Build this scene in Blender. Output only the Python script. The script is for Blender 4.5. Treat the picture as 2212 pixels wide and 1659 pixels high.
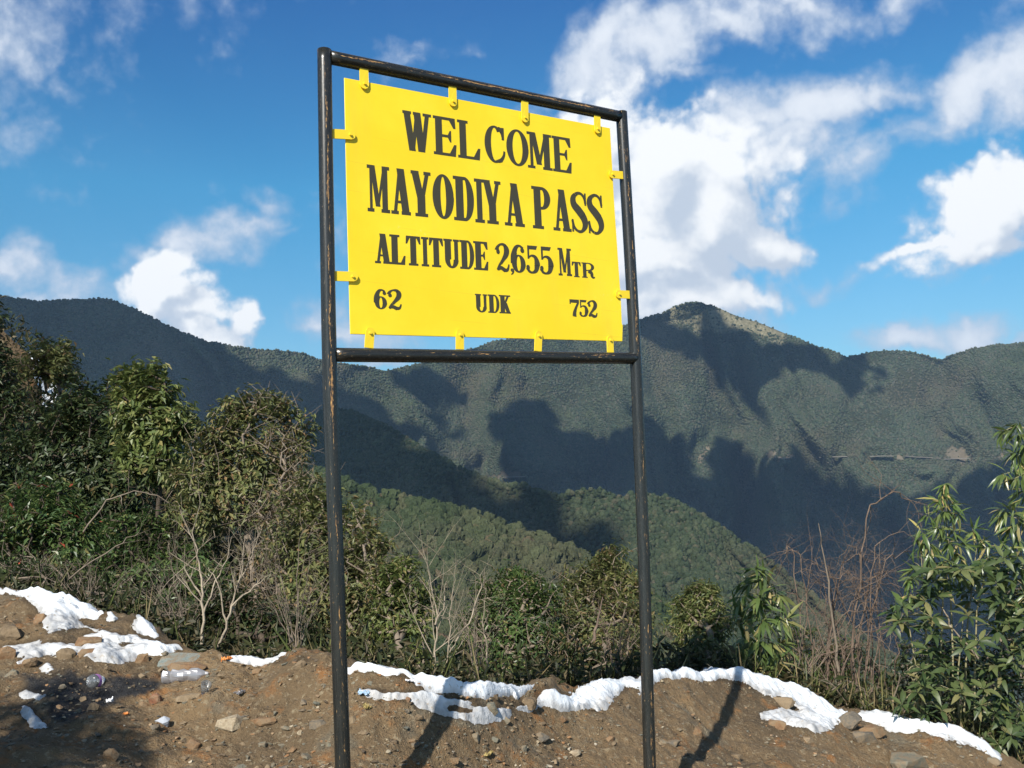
import bpy, bmesh, math, random
import numpy as np
from mathutils import Vector, Matrix
from math import radians, sin, cos, tan, pi

S = bpy.context.scene
for o in list(bpy.data.objects):
    bpy.data.objects.remove(o)
COL = S.collection

# ------------------------------------------------------------------ camera
F, CX, CY = 2150.6, 1106.0, 829.5            # focal length and centre in the units of a 2212 x 1659 frame
EYE = np.array([0.0, 0.0, 1.6])
PITCH, ROLL = radians(4.5), radians(2.1)
FW = np.array([0, cos(PITCH), sin(PITCH)])
U0 = np.array([0, -sin(PITCH), cos(PITCH)])
X0 = np.array([1.0, 0, 0])
RT = cos(ROLL) * X0 - sin(ROLL) * U0
UP = sin(ROLL) * X0 + cos(ROLL) * U0
cam_d = bpy.data.cameras.new('camera')
cam = bpy.data.objects.new('camera', cam_d)
COL.objects.link(cam)
cam_d.sensor_width = 36
cam_d.lens = 35
cam_d.clip_start = 0.05
cam_d.clip_end = 60000
m = Matrix.Identity(4)
for i in range(3):
    m[i][0], m[i][1], m[i][2], m[i][3] = RT[i], UP[i], -FW[i], EYE[i]
cam.matrix_world = m
S.camera = cam

# ------------------------------------------------------------------ light and sky
SUN_AZ, SUN_EL = radians(22), radians(38)      # azimuth the light travels towards (from +Y to +X), elevation
LIGHT = np.array([sin(SUN_AZ) * cos(SUN_EL), cos(SUN_AZ) * cos(SUN_EL), -sin(SUN_EL)])
SUN_STRENGTH, SKY_STRENGTH, EXPOSURE = 5.0, 0.098, 0.6
sun_d = bpy.data.lights.new('sun', 'SUN')
sun_d.energy = SUN_STRENGTH
sun_d.angle = radians(0.5)
sun_d.color = (1.0, 0.95, 0.86)
sun = bpy.data.objects.new('sun', sun_d)
COL.objects.link(sun)
sun.location = (-6, -12, 12)
sun.rotation_euler = Vector(LIGHT).to_track_quat('-Z', 'Y').to_euler()
S.view_settings.view_transform = 'Standard'
S.view_settings.look = 'None'
S.view_settings.gamma = 1
S.view_settings.use_curve_mapping = False
S.view_settings.exposure = EXPOSURE
S.cycles.volume_bounces = 0
S.cycles.max_bounces = 6
S.cycles.transparent_max_bounces = 12


def ray(x, y):
    """direction of a point of the frame in the world, with unit depth"""
    x = np.asarray(x, float)[..., None]; y = np.asarray(y, float)[..., None]
    return FW + (x - CX) / F * RT - (y - CY) / F * UP


def at(x, y, z):
    return EYE + ray(x, y) * np.asarray(z, float)[..., None]


def azel(x, y):
    d = ray(x, y); d = d / np.linalg.norm(d)
    return math.atan2(d[0], d[1]), math.asin(d[2])


class NT:
    """small helper to wire nodes"""
    def __init__(self, tree):
        self.t = tree
    def n(self, kind, **kw):
        nd = self.t.nodes.new(kind)
        for k, v in kw.items():
            setattr(nd, k, v)
        return nd
    def put(self, sock, v):
        if isinstance(v, bpy.types.NodeSocket):
            self.t.links.new(v, sock)
        elif v is not None:
            sock.default_value = v
    def math(self, op, a, b=None, c=None, clamp=False):
        nd = self.n('ShaderNodeMath', operation=op, use_clamp=clamp)
        self.put(nd.inputs[0], a)
        if b is not None: self.put(nd.inputs[1], b)
        if c is not None: self.put(nd.inputs[2], c)
        return nd.outputs[0]
    def vm(self, op, a, b=None):
        nd = self.n('ShaderNodeVectorMath', operation=op)
        self.put(nd.inputs[0], a)
        if b is not None: self.put(nd.inputs[1], b)
        return nd.outputs['Value'] if op in ('LENGTH', 'DOT_PRODUCT', 'DISTANCE') else nd.outputs[0]
    def noise(self, vec, scale, detail=4, rough=0.55, dim='3D', dist=0.0):
        nd = self.n('ShaderNodeTexNoise', noise_dimensions=dim)
        if vec is not None: self.put(nd.inputs['Vector'], vec)
        nd.inputs['Scale'].default_value = scale
        nd.inputs['Detail'].default_value = detail
        nd.inputs['Roughness'].default_value = rough
        nd.inputs['Distortion'].default_value = dist
        return nd.outputs['Fac']
    def step(self, v, a, b, lo=0.0, hi=1.0, smooth=True):
        nd = self.n('ShaderNodeMapRange', interpolation_type='SMOOTHSTEP' if smooth else 'LINEAR')
        self.put(nd.inputs[0], v)
        nd.inputs[1].default_value = a; nd.inputs[2].default_value = b
        nd.inputs[3].default_value = lo; nd.inputs[4].default_value = hi
        return nd.outputs[0]
    def mix(self, f, a, b):
        nd = self.n('ShaderNodeMix', data_type='RGBA')
        self.put(nd.inputs[0], f); self.put(nd.inputs[6], a); self.put(nd.inputs[7], b)
        return nd.outputs[2]
    def ramp(self, f, stops, interp='LINEAR'):
        nd = self.n('ShaderNodeValToRGB')
        r = nd.color_ramp; r.interpolation = interp
        while len(r.elements) < len(stops): r.elements.new(0.5)
        for e, (p, c) in zip(r.elements, stops):
            e.position = p; e.color = (*c, 1)
        self.put(nd.inputs[0], f)
        return nd.outputs[0]


def c4(r, g, b): return (r, g, b, 1)


# clouds: (x, y, half width, half height, turn in degrees, weight), measured in the frame, stored as sky directions
CUMULUS = [(355, 612, 50, 54, 20, 1.2), (352, 660, 84, 58, 25, 1.2), (415, 738, 100, 40, 25, 1.2), (496, 706, 30, 48, -20, 1.05), (395, 690, 72, 46, 25, 1.1),
           (1290, 320, 110, 90, 20, 1.15), (1420, 380, 170, 130, 20, 1.2), (1500, 470, 190, 130, 0, 1.2), (1330, 250, 60, 60, 0, 1.1), (1640, 520, 80, 70, 0, 1.1), (1560, 400, 110, 70, 30, 1.1), (1400, 560, 180, 90, 0, 1.1),
           (1600, 490, 110, 90, 30, 1.0), (1430, 640, 190, 60, 0, 1.0), (1330, 640, 120, 60, 0, 1.0), (1560, 640, 80, 40, 0, .8),
           (2095, 470, 130, 68, -35, 1.08), (2195, 410, 60, 74, -30, 1.08), (2000, 528, 90, 18, -15, .85), (2100, 528, 76, 34, -20, .9)]
STRATUS = [(1300, 110, 150, 60, -35, .95), (1430, 100, 180, 65, -12, 1.0), (1540, 70, 150, 60, 0, .9), (1620, 40, 110, 50, 0, .8), (1470, 165, 90, 22, 15, .6),
           (1200, 190, 60, 40, -40, .55), (1760, 15, 160, 45, 5, .7), (1950, 10, 260, 32, -5, .55),
           (1600, 270, 140, 60, -8, .85), (1760, 230, 190, 70, -10, .95), (1900, 210, 110, 50, 0, .8), (1640, 330, 170, 70, -10, .8), (1700, 360, 110, 40, 0, .6),
           (1920, 330, 130, 42, -25, .6), (2080, 200, 110, 60, -38, .9), (2180, 150, 110, 60, -30, .95), (2030, 260, 60, 50, -50, .7),
           (10, 40, 105, 100, 0, .36), (140, 10, 150, 55, -10, .18), (0, 260, 46, 66, -15, .42), (90, 300, 90, 50, 35, .28), (140, 360, 28, 34, -40, .3),
           (400, 535, 120, 40, -14, .62), (515, 500, 80, 26, -10, .55), (560, 445, 50, 20, 10, .3), (330, 560, 60, 30, -20, .5), (590, 510, 40, 10, 0, .3),
           (80, 582, 130, 36, 8, .68), (150, 630, 84, 24, -8, .68), (-40, 565, 90, 34, 0, .5),
           (690, 705, 70, 32, -8, .7), (760, 735, 110, 28, 0, .7), (900, 150, 50, 16, -20, .25), (730, 480, 30, 60, 0, .22), (650, 440, 30, 40, 0, .18),
           (830, 770, 80, 20, 0, .6), (1770, 605, 65, 20, -18, .35), (1960, 745, 90, 24, -5, .75), (2090, 722, 84, 38, -12, .95), (2180, 735, 50, 16, 0, .4), (1590, 680, 60, 26, 20, .4)]


def cloud_density_group():
    g = bpy.data.node_groups.new('cloud_density', 'ShaderNodeTree')
    g.interface.new_socket('Direction', in_out='INPUT', socket_type='NodeSocketVector')
    g.interface.new_socket('Cumulus', in_out='OUTPUT', socket_type='NodeSocketFloat')
    g.interface.new_socket('Stratus', in_out='OUTPUT', socket_type='NodeSocketFloat')
    g.interface.new_socket('Body', in_out='OUTPUT', socket_type='NodeSocketFloat')
    k = NT(g)
    gi = k.n('NodeGroupInput'); go = k.n('NodeGroupOutput')
    d = k.vm('NORMALIZE', gi.outputs[0])
    # gentle warp so no blob keeps its ellipse
    wn = k.n('ShaderNodeTexNoise'); k.put(wn.inputs['Vector'], d); wn.inputs['Scale'].default_value = 9; wn.inputs['Detail'].default_value = 5
    w = k.vm('MULTIPLY', k.vm('SUBTRACT', wn.outputs['Color'], (.5, .5, .5)), (.11, .11, .11))
    dw = k.vm('ADD', d, w)
    sp = k.n('ShaderNodeSeparateXYZ'); k.put(sp.inputs[0], dw)
    az = k.math('ARCTAN2', sp.outputs[0], sp.outputs[1])
    el = k.math('ARCSINE', k.math('MAXIMUM', k.math('MINIMUM', sp.outputs[2], 1.0), -1.0))
    cb = k.n('ShaderNodeCombineXYZ'); k.put(cb.inputs[0], az); k.put(cb.inputs[1], el)
    p = cb.outputs[0]
    outs = []
    for lst in (CUMULUS, STRATUS):
        acc = None
        for x, y, rx, ry, rot, wt in lst:
            a, e = azel(x, y)
            mp = k.n('ShaderNodeMapping', vector_type='TEXTURE')
            k.put(mp.inputs['Vector'], p)
            mp.inputs['Location'].default_value = (a, e, 0)
            mp.inputs['Rotation'].default_value = (0, 0, radians(-rot) - ROLL)
            mp.inputs['Scale'].default_value = (rx * 1.25 / F / cos(e), ry * 1.25 / F, 1)
            r = k.vm('LENGTH', mp.outputs[0])
            v = k.math('MULTIPLY_ADD', r, -wt, wt)
            acc = v if acc is None else k.math('SMOOTH_MAX', acc, v, 0.12)
        outs.append(acc)
    # away from the clouds in view the same sky goes on: scattered clouds by chance
    bl = k.noise(d, 2.2, 2, .5)
    outside = k.step(k.math('ABSOLUTE', az), .62, .85)
    outside = k.math('MAXIMUM', outside, k.step(el, .50, .66))
    rnd = k.math('MULTIPLY_ADD', bl, 4.0, -2.05)
    rnd = k.math('MULTIPLY', k.math('MINIMUM', rnd, .9), 1.0)
    st = k.math('ADD', k.math('MULTIPLY', outs[1], k.math('SUBTRACT', 1.0, outside)), k.math('MULTIPLY', rnd, outside))
    cu = k.math('SUBTRACT', outs[0], k.math('MULTIPLY', outside, 2.0))
    n1 = k.noise(d, 22, 9, .58)
    n2 = k.noise(d, 13, 7, .62)
    # billows: inverted cell distance at two sizes
    bil = None
    for s_, amp in ((38, .34), (85, .18)):
        vo = k.n('ShaderNodeTexVoronoi', feature='SMOOTH_F1'); k.put(vo.inputs['Vector'], dw); vo.inputs['Scale'].default_value = s_; vo.inputs['Smoothness'].default_value = .35
        q = k.math('MULTIPLY_ADD', vo.outputs['Distance'], -amp * 1.6, amp * .75)
        bil = q if bil is None else k.math('ADD', bil, q)
    body = k.math('ADD', cu, k.math('ADD', k.math('MULTIPLY', bil, .35), k.math('MULTIPLY_ADD', n2, .9, -.45)))
    cu = k.math('ADD', cu, k.math('ADD', k.math('MULTIPLY', bil, .85), k.math('MULTIPLY_ADD', n1, 1.7, -.85)))
    st = k.math('ADD', st, k.math('ADD', k.math('MULTIPLY_ADD', n2, 1.9, -.98), k.math('MULTIPLY', bil, .6)))
    k.put(go.inputs[0], cu); k.put(go.inputs[1], st); k.put(go.inputs[2], body)
    return g


def build_world():
    w = bpy.data.worlds.new('World'); S.world = w; w.use_nodes = True
    t = w.node_tree; t.nodes.clear(); k = NT(t)
    out = k.n('ShaderNodeOutputWorld')
    sky = k.n('ShaderNodeTexSky', sky_type='NISHITA')
    sky.sun_disc = False
    sky.sun_elevation = SUN_EL
    sky.sun_rotation = pi + SUN_AZ
    sky.altitude = 2600
    sky.air_density = 1.0; sky.dust_density = 1.3; sky.ozone_density = 2.6
    tcs = k.n('ShaderNodeTexCoord'); sx = k.n('ShaderNodeSeparateXYZ'); k.put(sx.inputs[0], tcs.outputs['Generated'])
    air = k.ramp(sx.outputs[2], [(.0, (.52, .70, .66)), (.11, (.50, .78, .77)), (.27, (.36, .95, 1.0)), (.43, (.235, .68, .98)), (1.0, (.235, .68, .98))])
    tint = k.mix(1.0, sky.outputs[0], air); tint.node.blend_type = 'MULTIPLY'
    b1 = k.n('ShaderNodeBackground'); k.put(b1.inputs[0], tint); b1.inputs[1].default_value = SKY_STRENGTH
    tc = k.n('ShaderNodeTexCoord')
    g = cloud_density_group()
    d0 = tc.outputs['Generated']
    A = k.n('ShaderNodeGroup', node_tree=g); k.put(A.inputs[0], d0)
    B = k.n('ShaderNodeGroup', node_tree=g); k.put(B.inputs[0], k.vm('ADD', d0, (-.022, 0, .030)))
    a_c = k.step(A.outputs[0], -.14, .48)
    a_s = k.step(A.outputs[1], -.22, .66, 0, .95)
    alpha = k.math('SUBTRACT', 1.0, k.math('MULTIPLY', k.math('SUBTRACT', 1.0, a_c), k.math('SUBTRACT', 1.0, a_s)))
    # sunlit tops, greyer undersides: compare the cloud's depth here and towards the sun
    dl = k.math('SUBTRACT', A.outputs[2], B.outputs[2])
    lit = k.step(k.math('SUBTRACT', dl, k.math('MULTIPLY', k.math('MAXIMUM', B.outputs[2], 0.0), .34)), -.66, .06)
    colc = k.mix(lit, c4(.46, .53, .63), c4(.80, .82, .84))
    cols = k.mix(k.step(A.outputs[1], .0, 1.0), c4(.38, .46, .59), c4(.68, .72, .78))
    col = k.mix(a_c, cols, colc)
    b2 = k.n('ShaderNodeBackground'); k.put(b2.inputs[0], col); b2.inputs[1].default_value = .86
    mx = k.n('ShaderNodeMixShader'); k.put(mx.inputs[0], alpha)
    t.links.new(b1.outputs[0], mx.inputs[1]); t.links.new(b2.outputs[0], mx.inputs[2])
    t.links.new(mx.outputs[0], out.inputs['Surface'])


build_world()


# ------------------------------------------------------------------ helpers
def fade(t): return t * t * t * (t * (t * 6 - 15) + 10)


def vnoise(x, y, seed=0):
    """2-D value noise in -1..1"""
    x = np.asarray(x, float); y = np.asarray(y, float)
    xi = np.floor(x).astype(np.int64); yi = np.floor(y).astype(np.int64)
    fx = fade(x - xi); fy = fade(y - yi)
    def h(i, j):
        n = (i * 374761393 + j * 668265263 + seed * 1442695041) & 0xffffffff
        n = ((n ^ (n >> 13)) * 1274126177) & 0xffffffff
        return ((n ^ (n >> 16)) & 0xffff) / 32767.5 - 1
    a = h(xi, yi) * (1 - fx) + h(xi + 1, yi) * fx
    b = h(xi, yi + 1) * (1 - fx) + h(xi + 1, yi + 1) * fx
    return a * (1 - fy) + b * fy


def fbm(x, y, seed=0, oct=4, gain=.5):
    s = 0; a = 1; f = 1
    for i in range(oct):
        s = s + a * vnoise(x * f + 17.3 * i, y * f - 9.1 * i, seed + i); a *= gain; f *= 2.03
    return s


def new_mesh(name, V, Fc, smooth=False, mat=None):
    """mesh from arrays; Fc is one (n,3) or (n,4) array or a list of polygons"""
    me = bpy.data.meshes.new(name)
    V = np.asarray(V, np.float32)
    if isinstance(Fc, np.ndarray):
        n, k = Fc.shape
        me.vertices.add(len(V)); me.vertices.foreach_set('co', V.ravel())
        me.loops.add(n * k); me.loops.foreach_set('vertex_index', Fc.astype(np.int32).ravel())
        me.polygons.add(n); me.polygons.foreach_set('loop_start', np.arange(0, n * k, k, dtype=np.int32))
        try: me.polygons.foreach_set('loop_total', np.full(n, k, np.int32))
        except Exception: pass
        me.update(calc_edges=True)
    else:
        me.from_pydata(V.tolist(), [], [list(f) for f in Fc]); me.update()
    me.polygons.foreach_set('use_smooth', np.full(len(me.polygons), smooth))
    if mat is not None: me.materials.append(mat)
    return me


def link(name, me, parent=None, loc=(0, 0, 0)):
    o = bpy.data.objects.new(name, me); COL.objects.link(o)
    o.location = loc
    if parent is not None: o.parent = parent
    return o


def empty(name, loc):
    o = bpy.data.objects.new(name, None); COL.objects.link(o); o.location = loc
    o.empty_display_size = .1
    return o


def tag(o, label=None, cat=None, group=None, kind=None):
    if label: o['label'] = label
    if cat: o['category'] = cat
    if group: o['group'] = group
    if kind: o['kind'] = kind
    return o


def grid_faces(nr, nc):
    i = np.arange(nr - 1)[:, None] * nc + np.arange(nc - 1)[None, :]
    return np.stack([i, i + 1, i + nc + 1, i + nc], -1).reshape(-1, 4)


def attr(me, name, vals):
    a = me.attributes.new(name, 'FLOAT', 'POINT'); a.data.foreach_set('value', np.asarray(vals, np.float32).ravel())


def material(name):
    mt = bpy.data.materials.new(name); mt.use_nodes = True
    k = NT(mt.node_tree); b = mt.node_tree.nodes['Principled BSDF']
    return mt, k, b


def bump(k, b, h, strength, dist):
    bp = k.n('ShaderNodeBump'); bp.inputs['Strength'].default_value = strength; bp.inputs['Distance'].default_value = dist
    k.put(bp.inputs['Height'], h); k.put(b.inputs['Normal'], bp.outputs[0])


def coords(k): return k.n('ShaderNodeTexCoord').outputs['Object']
def geo_pos(k): return k.n('ShaderNodeNewGeometry').outputs['Position']
def rnd_island(k): return k.n('ShaderNodeNewGeometry').outputs['Random Per Island']


def leaf_mat(name, stops, rough=.42, transl=.25, spec=.32, gain=1.5):
    mt, k, b = material(name)
    stops = [(p, tuple(min(.6, c * gain) for c in cc)) for p, cc in stops]
    col = k.ramp(rnd_island(k), stops)
    nz = k.noise(geo_pos(k), 3.0, 3)
    hs = k.n('ShaderNodeHueSaturation'); k.put(hs.inputs['Color'], col); k.put(hs.inputs['Value'], k.step(nz, .3, .7, .72, 1.25, False))
    k.put(b.inputs['Base Color'], hs.outputs[0])
    b.inputs['Roughness'].default_value = rough; b.inputs['Specular IOR Level'].default_value = spec
    tr = k.n('ShaderNodeBsdfTranslucent'); k.put(tr.inputs[0], hs.outputs[0])
    mx = k.n('ShaderNodeMixShader'); mx.inputs[0].default_value = transl
    t = mt.node_tree
    t.links.new(b.outputs[0], mx.inputs[1]); t.links.new(tr.outputs[0], mx.inputs[2])
    t.links.new(mx.outputs[0], t.nodes['Material Output'].inputs['Surface'])
    return mt


def bark_mat(name, a, b_, rough=.85):
    mt, k, b = material(name)
    n = k.noise(geo_pos(k), 9, 5, .65)
    k.put(b.inputs['Base Color'], k.ramp(n, [(.3, a), (.7, b_)]))
    b.inputs['Roughness'].default_value = rough
    bump(k, b, k.noise(geo_pos(k), 60, 3), .4, .004)
    return mt


def plain(name, col, rough=.6, **kw):
    mt, k, b = material(name)
    b.inputs['Base Color'].default_value = c4(*col); b.inputs['Roughness'].default_value = rough
    for a, v in kw.items(): b.inputs[a.replace('_', ' ')].default_value = v
    return mt


# ------------------------------------------------------------------ materials
def soil_material():
    mt, k, b = material('soil')
    p = geo_pos(k)
    n1 = k.noise(p, 1.3, 6, .62); n2 = k.noise(p, 6.5, 6, .65); n3 = k.noise(p, 38, 5, .7); n4 = k.noise(p, 2.7, 5, .6, dist=.6)
    col = k.ramp(n1, [(.30, (.12, .085, .049)), (.48, (.195, .134, .073)), (.62, (.245, .165, .086)), (.8, (.285, .198, .11))])
    col = k.mix(k.step(n2, .54, .70, 0, .75), col, c4(.34, .155, .052))         # rusty clay
    col = k.mix(k.step(n4, .55, .68, 0, .65), col, c4(.17, .155, .115))          # grey green grit
    col = k.mix(k.step(n3, .54, .66, 0, .7), col, c4(.38, .31, .20))
    col = k.mix(k.step(n3, .30, .43, .7, 0), col, c4(.06, .044, .027))
    at_ = k.n('ShaderNodeAttribute', attribute_name='ash')
    ash = k.math('MULTIPLY', at_.outputs['Fac'], k.step(n2, .25, .5, .65, 1.0))
    col = k.mix(ash, col, k.mix(k.step(n3, .45, .7), c4(.022, .022, .024), c4(.06, .056, .052)))
    at2 = k.n('ShaderNodeAttribute', attribute_name='damp')
    hs = k.n('ShaderNodeHueSaturation'); k.put(hs.inputs['Color'], col); k.put(hs.inputs['Value'], k.step(at2.outputs['Fac'], 0, 1, 1.0, .55))
    k.put(b.inputs['Base Color'], hs.outputs[0])
    k.put(b.inputs['Roughness'], k.step(n2, .3, .7, .72, .95))
    b.inputs['Specular IOR Level'].default_value = .3
    h = k.math('ADD', k.math('MULTIPLY', n3, .55), k.math('MULTIPLY', k.noise(p, 120, 4, .7), .4))
    h = k.math('ADD', h, n2)
    bump(k, b, h, 1.0, .045)
    return mt


M_SOIL = soil_material()


def snow_material():
    mt, k, b = material('snow')
    p = geo_pos(k)
    n = k.noise(p, 7, 6, .65); n2 = k.noise(p, 45, 4, .6)
    dirt = k.n('ShaderNodeAttribute', attribute_name='thin').outputs['Fac']
    f = k.math('MULTIPLY', dirt, k.step(n, .30, .62, .45, 1.15), clamp=True)
    col = k.mix(f, c4(.74, .77, .80), c4(.36, .355, .35))
    col = k.mix(k.step(n2, .58, .70, 0, .75), col, c4(.30, .25, .19))
    k.put(b.inputs['Base Color'], col)
    b.inputs['Roughness'].default_value = .55
    b.inputs['Subsurface Weight'].default_value = 0.0
    bump(k, b, k.math('ADD', n, k.math('MULTIPLY', n2, .25)), .45, .04)
    return mt


M_SNOW = snow_material()


def rock_mat(name, a, b_, c):
    mt, k, b = material(name)
    p = coords(k)
    oi = k.n('ShaderNodeObjectInfo')
    p2 = k.vm('ADD', p, k.vm('MULTIPLY', oi.outputs['Location'], (7, 7, 7)))
    gp = geo_pos(k); n = k.noise(gp, 16, 6, .65); n2 = k.noise(gp, 70, 5, .7)
    col = k.ramp(n, [(.3, a), (.52, b_), (.72, c)])
    col = k.mix(k.step(n2, .58, .75, 0, .6), col, c4(.30, .26, .19))
    nz_ = k.n('ShaderNodeSeparateXYZ'); k.put(nz_.inputs[0], p); col = k.mix(k.step(k.math('ADD', n, k.math('MULTIPLY', n2, .5)), .62, .86, .15, .85), col, c4(.19, .135, .078))
    col = k.mix(k.step(n2, .28, .42, .6, 0), col, c4(.04, .033, .025))
    k.put(b.inputs['Base Color'], col); b.inputs['Roughness'].default_value = .82
    bump(k, b, k.math('ADD', n, n2), .7, .01)
    return mt


ROCK = {'orange': rock_mat('rusty stone', (.13, .065, .03), (.23, .12, .05), (.29, .17, .085)),
        'green': rock_mat('green grey stone', (.09, .098, .078), (.155, .16, .125), (.23, .23, .185)),
        'tan': rock_mat('tan stone', (.17, .12, .07), (.27, .20, .12), (.36, .29, .20)),
        'brown': rock_mat('brown stone', (.07, .05, .03), (.13, .09, .05), (.20, .15, .09)),
        'grey': rock_mat('dark grey stone', (.065, .06, .052), (.11, .105, .088), (.17, .155, .13)),
        'cream': rock_mat('cream stone', (.30, .25, .16), (.45, .38, .27), (.58, .52, .42)),
        'blue': rock_mat('blue green slab', (.13, .17, .16), (.22, .27, .26), (.33, .36, .33)),
        'red': rock_mat('red stone', (.14, .045, .02), (.24, .08, .035), (.29, .12, .06))}

SOIL_FAR = (.055, .05, .032)


def hill_material(name, wood, bare):
    mt, k, b = material(name)
    p = geo_pos(k)
    n = k.noise(p, .02, 6, .65); n2 = k.noise(p, .15, 5, .7)
    sc = k.n('ShaderNodeAttribute', attribute_name='scar').outputs['Fac']
    pk = k.n('ShaderNodeAttribute', attribute_name='heath').outputs['Fac']
    col = k.ramp(n, [(.3, tuple(c * .7 for c in wood)), (.7, tuple(c * 1.3 for c in wood))])
    col = k.mix(k.math('MULTIPLY', pk, .9), col, k.ramp(n2, [(.35, (.09, .085, .05)), (.55, (.18, .16, .10)), (.72, (.32, .28, .20))]))
    col = k.mix(sc, col, k.ramp(n2, [(.3, tuple(c * .6 for c in bare)), (.7, bare)]))
    k.put(b.inputs['Base Color'], col); b.inputs['Roughness'].default_value = .95
    b.inputs['Specular IOR Level'].default_value = .1
    return mt


def crown_mat(name, stops, pscale=.9):
    mt, k, b = material(name)
    oi = k.n('ShaderNodeObjectInfo')
    col = k.ramp(oi.outputs['Random'], stops)
    n = k.noise(geo_pos(k), pscale, 3, .7)
    # stands of other trees: patches tens to hundreds of metres wide
    big = k.noise(oi.outputs['Location'], .0035, 5, .62); mid = k.noise(oi.outputs['Location'], .02, 3, .6)
    col = k.mix(k.step(big, .50, .66, 0, .55), col, c4(.085, .068, .042)); col = k.mix(k.step(big, .46, .32, 0, .6), col, c4(.022, .036, .018)); col = k.mix(k.step(mid, .56, .70, 0, .5), col, c4(.075, .092, .040))
    hs = k.n('ShaderNodeHueSaturation'); k.put(hs.inputs['Color'], col); k.put(hs.inputs['Value'], k.step(n, .3, .7, .65, 1.3, False))
    k.put(b.inputs['Base Color'], hs.outputs[0]); b.inputs['Roughness'].default_value = .8
    b.inputs['Specular IOR Level'].default_value = .15
    return mt


# ------------------------------------------------------------------ near ground (measured columns: crest, its depth, depth at the lower edge)
CO = np.array([
    # x,   y crest, depth crest, depth low
    (-700, 1150, 5.6, 2.6), (-300, 1225, 5.5, 2.9), (-100, 1262, 5.4, 3.05), (0, 1278, 5.3, 3.1), (60, 1288, 5.2, 3.13), (110, 1299, 5.1, 3.16), (170, 1320, 5.05, 3.2),
    (235, 1332, 4.95, 3.25), (290, 1347, 4.9, 3.28), (350, 1370, 4.8, 3.3), (420, 1400, 4.65, 3.33), (480, 1412, 4.5, 3.36), (560, 1428, 4.38, 3.38), (660, 1429, 4.18, 3.42),
    (740, 1434, 4.03, 3.46), (850, 1455, 3.97, 3.53), (965, 1479, 4.02, 3.68), (1050, 1486, 4.17, 3.83), (1110, 1476, 4.4, 3.92), (1160, 1459, 4.6, 4.0), (1190, 1460, 4.68, 4.03),
    (1215, 1480, 4.73, 4.06), (1240, 1496, 4.8, 4.1), (1330, 1478, 5.1, 4.2), (1400, 1456, 5.35, 4.3), (1480, 1446, 5.65, 4.42), (1560, 1460, 5.9, 4.55), (1620, 1470, 6.05, 4.66), (1700, 1493, 6.15, 4.8),
    (1757, 1508, 6.2, 4.92), (1850, 1539, 6.2, 5.1), (1935, 1550, 6.2, 5.2), (2000, 1564, 6.15, 5.2), (2050, 1579, 6.1, 5.2), (2100, 1600, 6.05, 5.15), (2160, 1630, 6.0, 5.1), (2260, 1680, 5.9, 5.0), (2600, 1790, 5.6, 4.6), (3000, 1900, 5.4, 4.3)], float)
YB = lambda x: 1690 + np.clip(np.asarray(x, float) - 1800, 0, None) * .26


def col(x, i): return np.interp(np.asarray(x, float), CO[:, 0], CO[:, i])


def ground_noise(P, amp=1.0):
    x, y = P[..., 0], P[..., 1]
    d = .040 * fbm(x * 1.9, y * 1.9, 3, 3) + .022 * fbm(x * 7, y * 7, 8, 3) + .011 * np.abs(fbm(x * 21, y * 21, 11, 2))
    return d * amp


def ground(x, t, s=None, bumps=True):
    """x: column; t: 0 lower edge .. 1 crest, below 0 towards the camera; s: metres beyond the crest"""
    x = np.asarray(x, float); t = np.asarray(t, float)
    tt = np.clip(t, 0, 1)
    yb = YB(x); yc = col(x, 1); zb = col(x, 3); zc = col(x, 2)
    y = yb + (yc - yb) * tt; z = zb + (zc - zb) * tt
    P = at(x, y, z)
    lo = np.clip(-t, 0, 1)
    P0 = at(x, yb, zb * (1 - .85 * lo))
    road = -0.02 - .10 * np.clip(P0[..., 0], -2, 3)
    k = fade(np.clip(lo * 2.2, 0, 1))
    zz = at(x, yb, zb)[..., 2] - .5 * zb * lo
    zz = zz * (1 - k) + road * k
    P = np.where((t < 0)[..., None], np.stack([P0[..., 0], P0[..., 1], zz], -1), P)
    if s is not None:
        s = np.asarray(s, float)
        d = ray(x, yc); d = d / np.linalg.norm(d[..., :2], axis=-1)[..., None]
        drop = .06 * s + .62 * s * s / (s + .8)
        P = P + np.stack([d[..., 0] * s, d[..., 1] * s, -drop * (s > 0)], -1)
    if bumps:
        P = P.copy()
        P[..., 2] += ground_noise(P)
    return P


def project(P):
    d = P - EYE; z = np.maximum(d @ FW, .05)
    return CX + F * (d @ RT) / z, CY - F * (d @ UP) / z


def on_ground(x, y):
    """point of the ground seen at (x, y)"""
    yb = YB(x); yc = col(x, 1)
    t = (y - yb) / (yc - yb)
    return ground(np.array(float(x)), np.array(float(t)))


def poly_sd(x, y, poly, sy=1.8):
    """signed distance (positive inside) with heights stretched"""
    P = np.array(poly, float); px, py = P[:, 0], P[:, 1]
    inside = np.zeros(x.shape, bool); best = np.full(x.shape, 1e9)
    n = len(P)
    for i in range(n):
        x1, y1, x2, y2 = px[i], py[i], px[(i + 1) % n], py[(i + 1) % n]
        c = ((y1 > y) != (y2 > y)) & (x < (x2 - x1) * (y - y1) / ((y2 - y1) if y2 != y1 else 1e-9) + x1)
        inside ^= c
        dx, dy = x2 - x1, (y2 - y1) * sy
        q = np.clip(((x - x1) * dx + (y - y1) * sy * dy) / (dx * dx + dy * dy + 1e-9), 0, 1)
        best = np.minimum(best, np.hypot(x - x1 - q * dx, (y - y1) * sy - q * dy))
    return np.where(inside, best, -best)


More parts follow.
